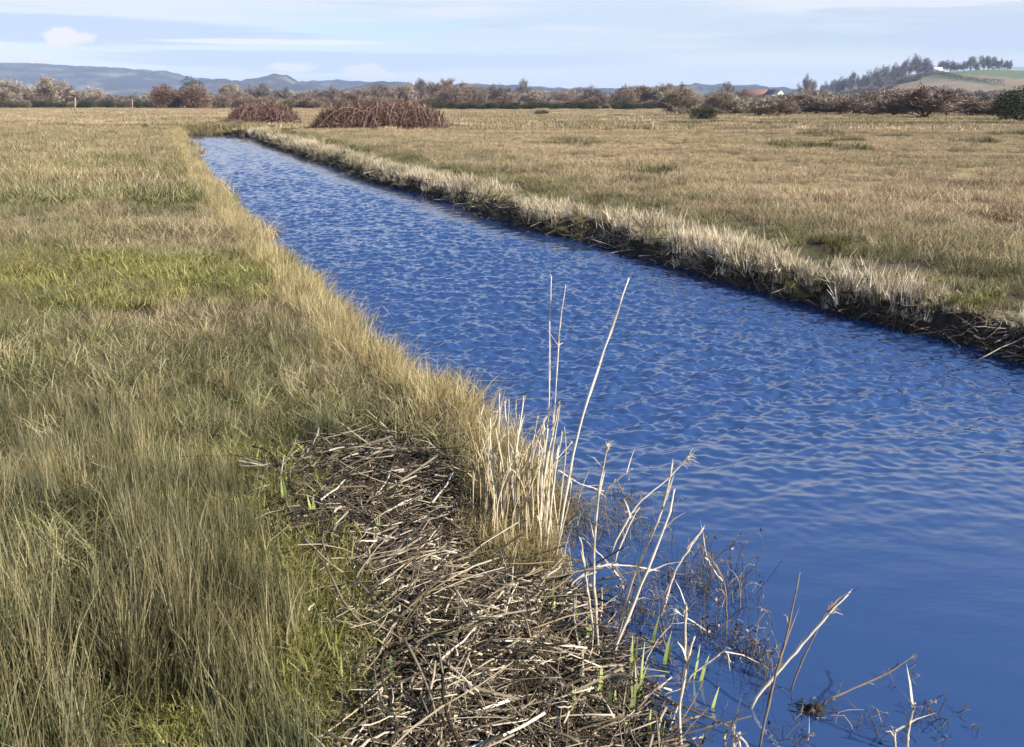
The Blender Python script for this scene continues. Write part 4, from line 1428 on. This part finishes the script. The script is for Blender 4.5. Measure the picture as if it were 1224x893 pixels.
reed([(664, 664), (690, 520), (721, 420), (752, 332)], .05, 'longest bare reed, slanting right across the rippled water', .0085, leafn=1)
reed([(640, 655), (655, 500), (657, 400), (659, 331)], .1, 'thin tall upright reed, left of the two thin ones over the water', .0055)
reed([(650, 655), (663, 480), (668, 400), (676, 341)], .1, 'thin tall reed, right of the two thin upright ones over the water', .0055)
CL = [((606, 640), (598, 540), (597, 466), .03, 'leftmost pale broken reed of the clump at the sedge edge'),
      ((622, 650), (608, 560), (603, 478), .025, 'pale reed with a split top, second from the left of the clump'),
      ((618, 655), (616, 560), (626, 474), .03, 'pale reed with a frayed head leaning right at the clump middle'),
      ((634, 655), (632, 560), (643, 497), None, 'short pale reed between the frayed head and the thin tall pair'),
      ((645, 660), (648, 570), (655, 512), None, 'short straight pale reed directly below the thin tall pair'),
      ((640, 660), (652, 560), (668, 484), .035, 'pale reed with a bent frayed top pointing right'),
      ((652, 668), (662, 580), (672, 516), .015, 'pale reed with a small nodding head at the clump right edge'),
      ((598, 640), (588, 560), (586, 500), None, 'pale reed stub sunk in golden sedge left of the clump')]
for a_, b_, c_, hd, lab in CL:
    reed([a_, b_, c_], .06, lab, .0085, head=hd, leafn=3)
g = 'short dead reeds inside the pale clump'
for i in range(52):
    x0 = rng.uniform(566, 668)
    y0 = 640 + rng.uniform(-20, 30)
    reed([(x0, y0), (x0 + rng.normal(0, 6), y0 - rng.uniform(50, 90)), (x0 + rng.normal(2, 12), y0 - rng.uniform(95, 150))], .05,
         'short straw-coloured dead reed inside the pale clump', .0052, leafn=1, group=g, m=M_REEDS)
reed([(716, 782), (711, 680), (716, 600), (726, 530)], .05, 'upright pale reed with a rounded frayed head, right of the clump', .008, head=.04)
reed([(715, 780), (700, 700), (694, 644)], -.02, 'short pale reed forming a narrow V with the round-headed reed', .0075)
reed([(733, 785), (757, 690), (790, 610), (804, 553)], .05, 'left of two close parallel pale reeds leaning right', .0085)
reed([(731, 787), (765, 700), (797, 620), (806, 585)], .02, 'right of two close parallel pale reeds, broken at the top', .0085)
reed([(730, 657), (760, 605), (795, 575), (824, 545)], .02, 'pale reed leaning far right with a white feathery tuft', .0075, head=.075, base_z=.02)
reed([(735, 668), (757, 620), (764, 607)], 0, 'short brown-grey reed below the tufted leaning reed', .006, base_z=.02)
reed([(790, 736), (808, 683), (841, 631)], .02, 'thick pale reed leaning right alone from dark water', .0095, base_z=.0)
reed([(745, 697), (722, 668), (701, 647)], 0, 'short pale reed leaning left behind the parallel pair', .007, base_z=.05)
reed([(679, 700), (712, 680), (745, 677), (787, 682)], .05, 'arched pale reed lying sideways across the parallel pair', .0075, base_z=.12)
reed([(665, 560), (690, 577), (722, 587)], .0, 'pale reed stub lying sideways over the shallow water', .0065, base_z=.3)
reed([(722, 588), (740, 572), (756, 560)], .0, 'thin reed sticking out of the water beyond the clump', .005, base_z=.02)
reed([(896, 843), (937, 795), (975, 752), (1016, 707)], .08, 'thick pale reed slanting right low over open water', .009, base_z=.02)
reed([(945, 822), (968, 770), (985, 735), (997, 728)], .05, 'thin grey reed with a ragged head under the thick slanting reed', .005, head=.03, base_z=.02, m=M_REEDB)
reed([(908, 890), (925, 815), (940, 760), (955, 690)], .05, 'upright brown reed crossing behind the thick slanting reed', .0065, m=M_REEDB, base_z=.02)
reed([(981, 839), (1020, 822), (1060, 805), (1093, 783)], .06, 'dark brown twig lying low over water toward the right', .0065, m=M_REEDB, base_z=.02, leafn=1, head=.02, name='dead_twig', cat='twig')
reed([(1084, 896), (1088, 865), (1094, 840)], .02, 'short pale reed stub rising at the bottom right water', .008, base_z=.02)
reed([(1070, 896), (1070, 880), (1071, 873)], .0, 'tiny pale stub beside the bottom right reed stub', .007, base_z=.02)
reed([(815, 893), (812, 850), (822, 790), (830, 760)], .02, 'upright buff reed with green base at the bottom shore', .008, base_z=.05)
reed([(820, 812), (850, 790), (866, 780), (872, 800)], .02, 'buff reed bent over sharply like a hook above the water', .006, base_z=.05)
reed([(884, 720), (884, 690), (878, 697), (868, 703)], .0, 'small hooked dead stem dangling over open water', .004, base_z=.0, m=M_REEDB)
reed([(868, 760), (866, 700), (845, 660)], .02, 'thin brown stem bending left in the dead weed tangle', .005, base_z=.0, m=M_REEDB)
reed([(818, 790), (819, 735), (820, 722)], 0, 'thick short pale stub standing in the dead weed tangle', .009, base_z=.0)
reed([(845, 755), (825, 740), (806, 730)], 0, 'pale stub lying across the dead weed tangle', .006, base_z=.02)
reed([(867, 698), (852, 680), (842, 657)], 0, 'pale forked stem at the top of the dead weed tangle', .005, base_z=.03)
for px, py in [(867, 890), (877, 880), (884, 893)]:
    reed([(px, 905), (px, 880), (px + 1, py - 12)], 0, 'short pale stub in the bottom clump of broken reeds', .007, base_z=.03, group='stubs in the bottom clump')

# tangles of dead water weed
def weed(px, py, wpx, hpx_, label, n=60):
    n = int(n * .8)
    p0 = at(px, py, 0.0)
    s = p0[1] / F * 1.05
    mb = MB()
    for i in range(n):
        q = np.array((rng.normal(0, wpx * .42) * s, rng.normal(0, .13), 0.0))
        tip = q + np.array((rng.normal(0, wpx * .22) * s, rng.normal(0, .05), rng.random() * hpx_ * s))
        m_ = (q + tip) / 2 + rng.normal(0, .03, 3) + (0, 0, .03)
        mb.tube(spline([q - (0, 0, .02), m_, tip, tip + np.array((rng.normal(0, .03), 0, -rng.random() * .05))], 7), .0026, .0014, 3, ends=False)
        if rng.random() < .5:
            c = tip + rng.normal(0, .01, (1, 3))
            leaves(mb, c, np.array([.014]), rng.random(1))
    o = link('weed_tangle', mb.mesh('weed_tangle', twig_w), loc=p0, label=label, kind='stuff')


twig_w = twig_mat('dead_weed', [(0, (.05, .04, .028)), (.5, (.14, .11, .08)), (1, (.38, .32, .24))])
weed(845, 700, 70, 70, 'grey-brown tangle of dead weed in water right of the leaning reeds', 110)
weed(905, 795, 40, 60, 'dense little tangle of dead weed under the thick slanting reed', 70)
weed(722, 640, 90, 60, 'sparse dead weed tangle in the shallows beyond the pale clump', 90)
weed(860, 765, 50, 30, 'low dark weed scraps floating between the two bigger tangles', 40)
weed(745, 600, 40, 20, 'small mossy weed tuft on the water beyond the clump', 40)
weed(1010, 872, 90, 14, 'flat weed scraps floating near the dark twig base', 34)
weed(1110, 862, 60, 14, 'flat weed scraps floating beside the bottom right stub', 26)
weed(770, 740, 60, 60, 'dark weed stems along the shore below the parallel reeds', 80)

b = NB('rotten_wood')
M_ROT = b.surf(b.mix(b.noise(40, 4), (.015, .012, .009), (.06, .045, .03)), .8, .2)
# dark clod where the twig leaves the water
mb = MB()
n = 26
th = np.linspace(0, 6.283, n, endpoint=False)
ra, rb = .4 + .9 * rng.random(n), .3 + .9 * rng.random(n)
v = np.concatenate([np.stack([np.cos(th) * .075 * ra, np.sin(th) * .035 * ra, np.full(n, -.02)], -1),
                    np.stack([np.cos(th) * .035 * rb, np.sin(th) * .02 * rb, .008 + rng.random(n) * .03], -1), [(0.01, 0, .025)]])
f = [(i, (i + 1) % n, n + (i + 1) % n) for i in range(n)] + [(i, n + (i + 1) % n, n + i) for i in range(n)] + [(n + i, n + (i + 1) % n, 2 * n) for i in range(n)]
mb.add(v, f, r=.1)
for i in range(14):
    q = rng.normal(0, 1, 3) * (.03, .015, .006) + (0, 0, .01)
    mb.tube([q, q + rng.normal(0, 1, 3) * (.04, .02, .008), q + rng.normal(0, 1, 3) * (.07, .03, .01)], .004, .001, 4, .1)
link('mud_clod', mb.mesh('mud_clod', M_ROT, False), loc=at(972, 850, 0.0), label='dark rotten clod at the foot of the dark twig', cat='clod')

# fresh iris shoots
def iris(px, py, h, n, label, group):
    p0 = at(px, py, .06)
    p0[2] = max(-.01, float(gz(p0[0], p0[1])) + .05)
    o = bpy.data.objects.new('iris_shoot', None)
    COL.objects.link(o)
    o.location = p0
    tag(o, label, 'plant', group)
    for i in range(n):
        mb = MB()
        L_ = h * 1.5 * rng.uniform(.6, 1.05)
        ln = rng.normal(.05, .10)
        b0 = np.array((rng.normal(0, .012), rng.normal(0, .012), 0))
        a = rng.normal(0, .5)
        pts = np.array([b0, b0 + (ln * L_ * .4, 0, L_ * .5), b0 + (ln * L_, rng.normal(0, .01), L_)])
        mb.ribbon(spline(pts, 5), .019, np.array((math.cos(a), math.sin(a), 0)), rv=rng.random())
        link('leaf', mb.mesh('leaf', M_IRIS), o)


for px, py, h, n in [(690, 870, .13, 2), (699, 852, .11, 2), (715, 838, .12, 3), (724, 850, .09, 2), (734, 850, .13, 2), (752, 848, .15, 3), (762, 830, .22, 3),
                     (778, 872, .12, 3), (787, 880, .11, 2), (690, 740, .10, 2), (662, 752, .09, 2), (757, 790, .14, 2), (775, 760, .12, 1), (795, 780, .14, 2),
                     (835, 800, .13, 2), (855, 835, .10, 1), (745, 868, .1, 2), (706, 760, .08, 2), (660, 738, .09, 1)]:
    iris(px, py, h, n, 'pale green iris shoot poking from dark mud at the near shore', 'iris shoots on the near shore')
for px, py, h, n in [(345, 690, .10, 3), (382, 705, .10, 4), (408, 700, .09, 3), (455, 705, .10, 3), (438, 812, .08, 2), (470, 893, .10, 3), (425, 893, .09, 2)]:
    iris(px, py, h, n, 'pale shoot tuft at the grassy left edge of the mud', 'pale shoots at the left mud edge')
for i, (px, py) in enumerate([(548, 803)]):
    mb = MB()
    c = rng.normal(0, .035, (90, 3)) * (1, 1, .5) + (0, 0, .045)
    leaves(mb, c, rng.uniform(.006, .014, 90), rng.random(90))
    link('green_sprig', mb.mesh('green_sprig', M_IRIS), loc=at(px, py, .28) - (0, 0, .02), label='small bright green sprig among the pale reed litter', kind='stuff')

# larger pale stalks lying on the mud
for pix, lab in [([(408, 782), (436, 775), (484, 720)], 'pale bent stalk lying at the left of the mud, near the short grass'),
                 ([(472, 775), (505, 768), (545, 738)], 'broad pale split stalk lying at the middle of the mud'),
                 ([(462, 612), (490, 597), (520, 590)], 'pale bent stalk on the darkest upper mud'),
                 ([(484, 644), (510, 650), (530, 660)], 'short pale stalk below the bent one on the upper mud'),
                 ([(552, 693), (575, 678), (597, 662)], 'pale stalk slanting up toward the reed clump base'),
                 ([(430, 805), (540, 860), (640, 893)], 'long pale stalk lying across the bottom of the mud'),
                 ([(498, 790), (530, 825), (560, 845)], 'thin pale stalk crossing above the long bottom stalk'),
                 ([(548, 718), (580, 722), (610, 730)], 'pale stalk lying level below the reed clump'),
                 ([(632, 780), (655, 815), (676, 838)], 'pale stalk slanting down toward the iris shoots'),
                 ([(500, 850), (560, 852), (640, 862)], 'buff stalk lying level in the lower litter'),
                 ([(400, 730), (440, 737), (480, 722)], 'pale curved stalk at the upper left of the litter'),
                 ([(590, 705), (640, 720), (690, 722)], 'pale stalk pointing at the shore below the clump')]:
    P = []
    for q in pix:
        p_ = at(*q, .25)
        for _ in range(5):
            p_ = at(*q, float(gz(p_[0], p_[1])) + .055)
        P.append(p_)
    P = np.array(P)
    mb = MB()
    mb.tube(spline(P, 9) - P[0], .0075, .0045, 5, .9)
    link('fallen_stalk', mb.mesh('fallen_stalk', M_REED, True), loc=P[0], label=lab, cat='stalk')

# ------------------------------------------------------------------ haze
b = NB('haze')
vol = b.n('ShaderNodeVolumePrincipled', {'Color': (.55, .71, 1.0, 1), 'Density': 1.2e-4, 'Anisotropy': 0.0})
b.t.links.new(vol.outputs[0], b.out.inputs['Volume'])
v = [(x, y, z) for z in (-4.5, 215) for y in (-70, 9100) for x in (-9300, 9300)]
f = [(0, 2, 3, 1), (4, 5, 7, 6), (0, 1, 5, 4), (2, 6, 7, 3), (0, 4, 6, 2), (1, 3, 7, 5)]
link('haze', mesh('haze', np.array(v, float), f, None, b.m), kind='stuff')
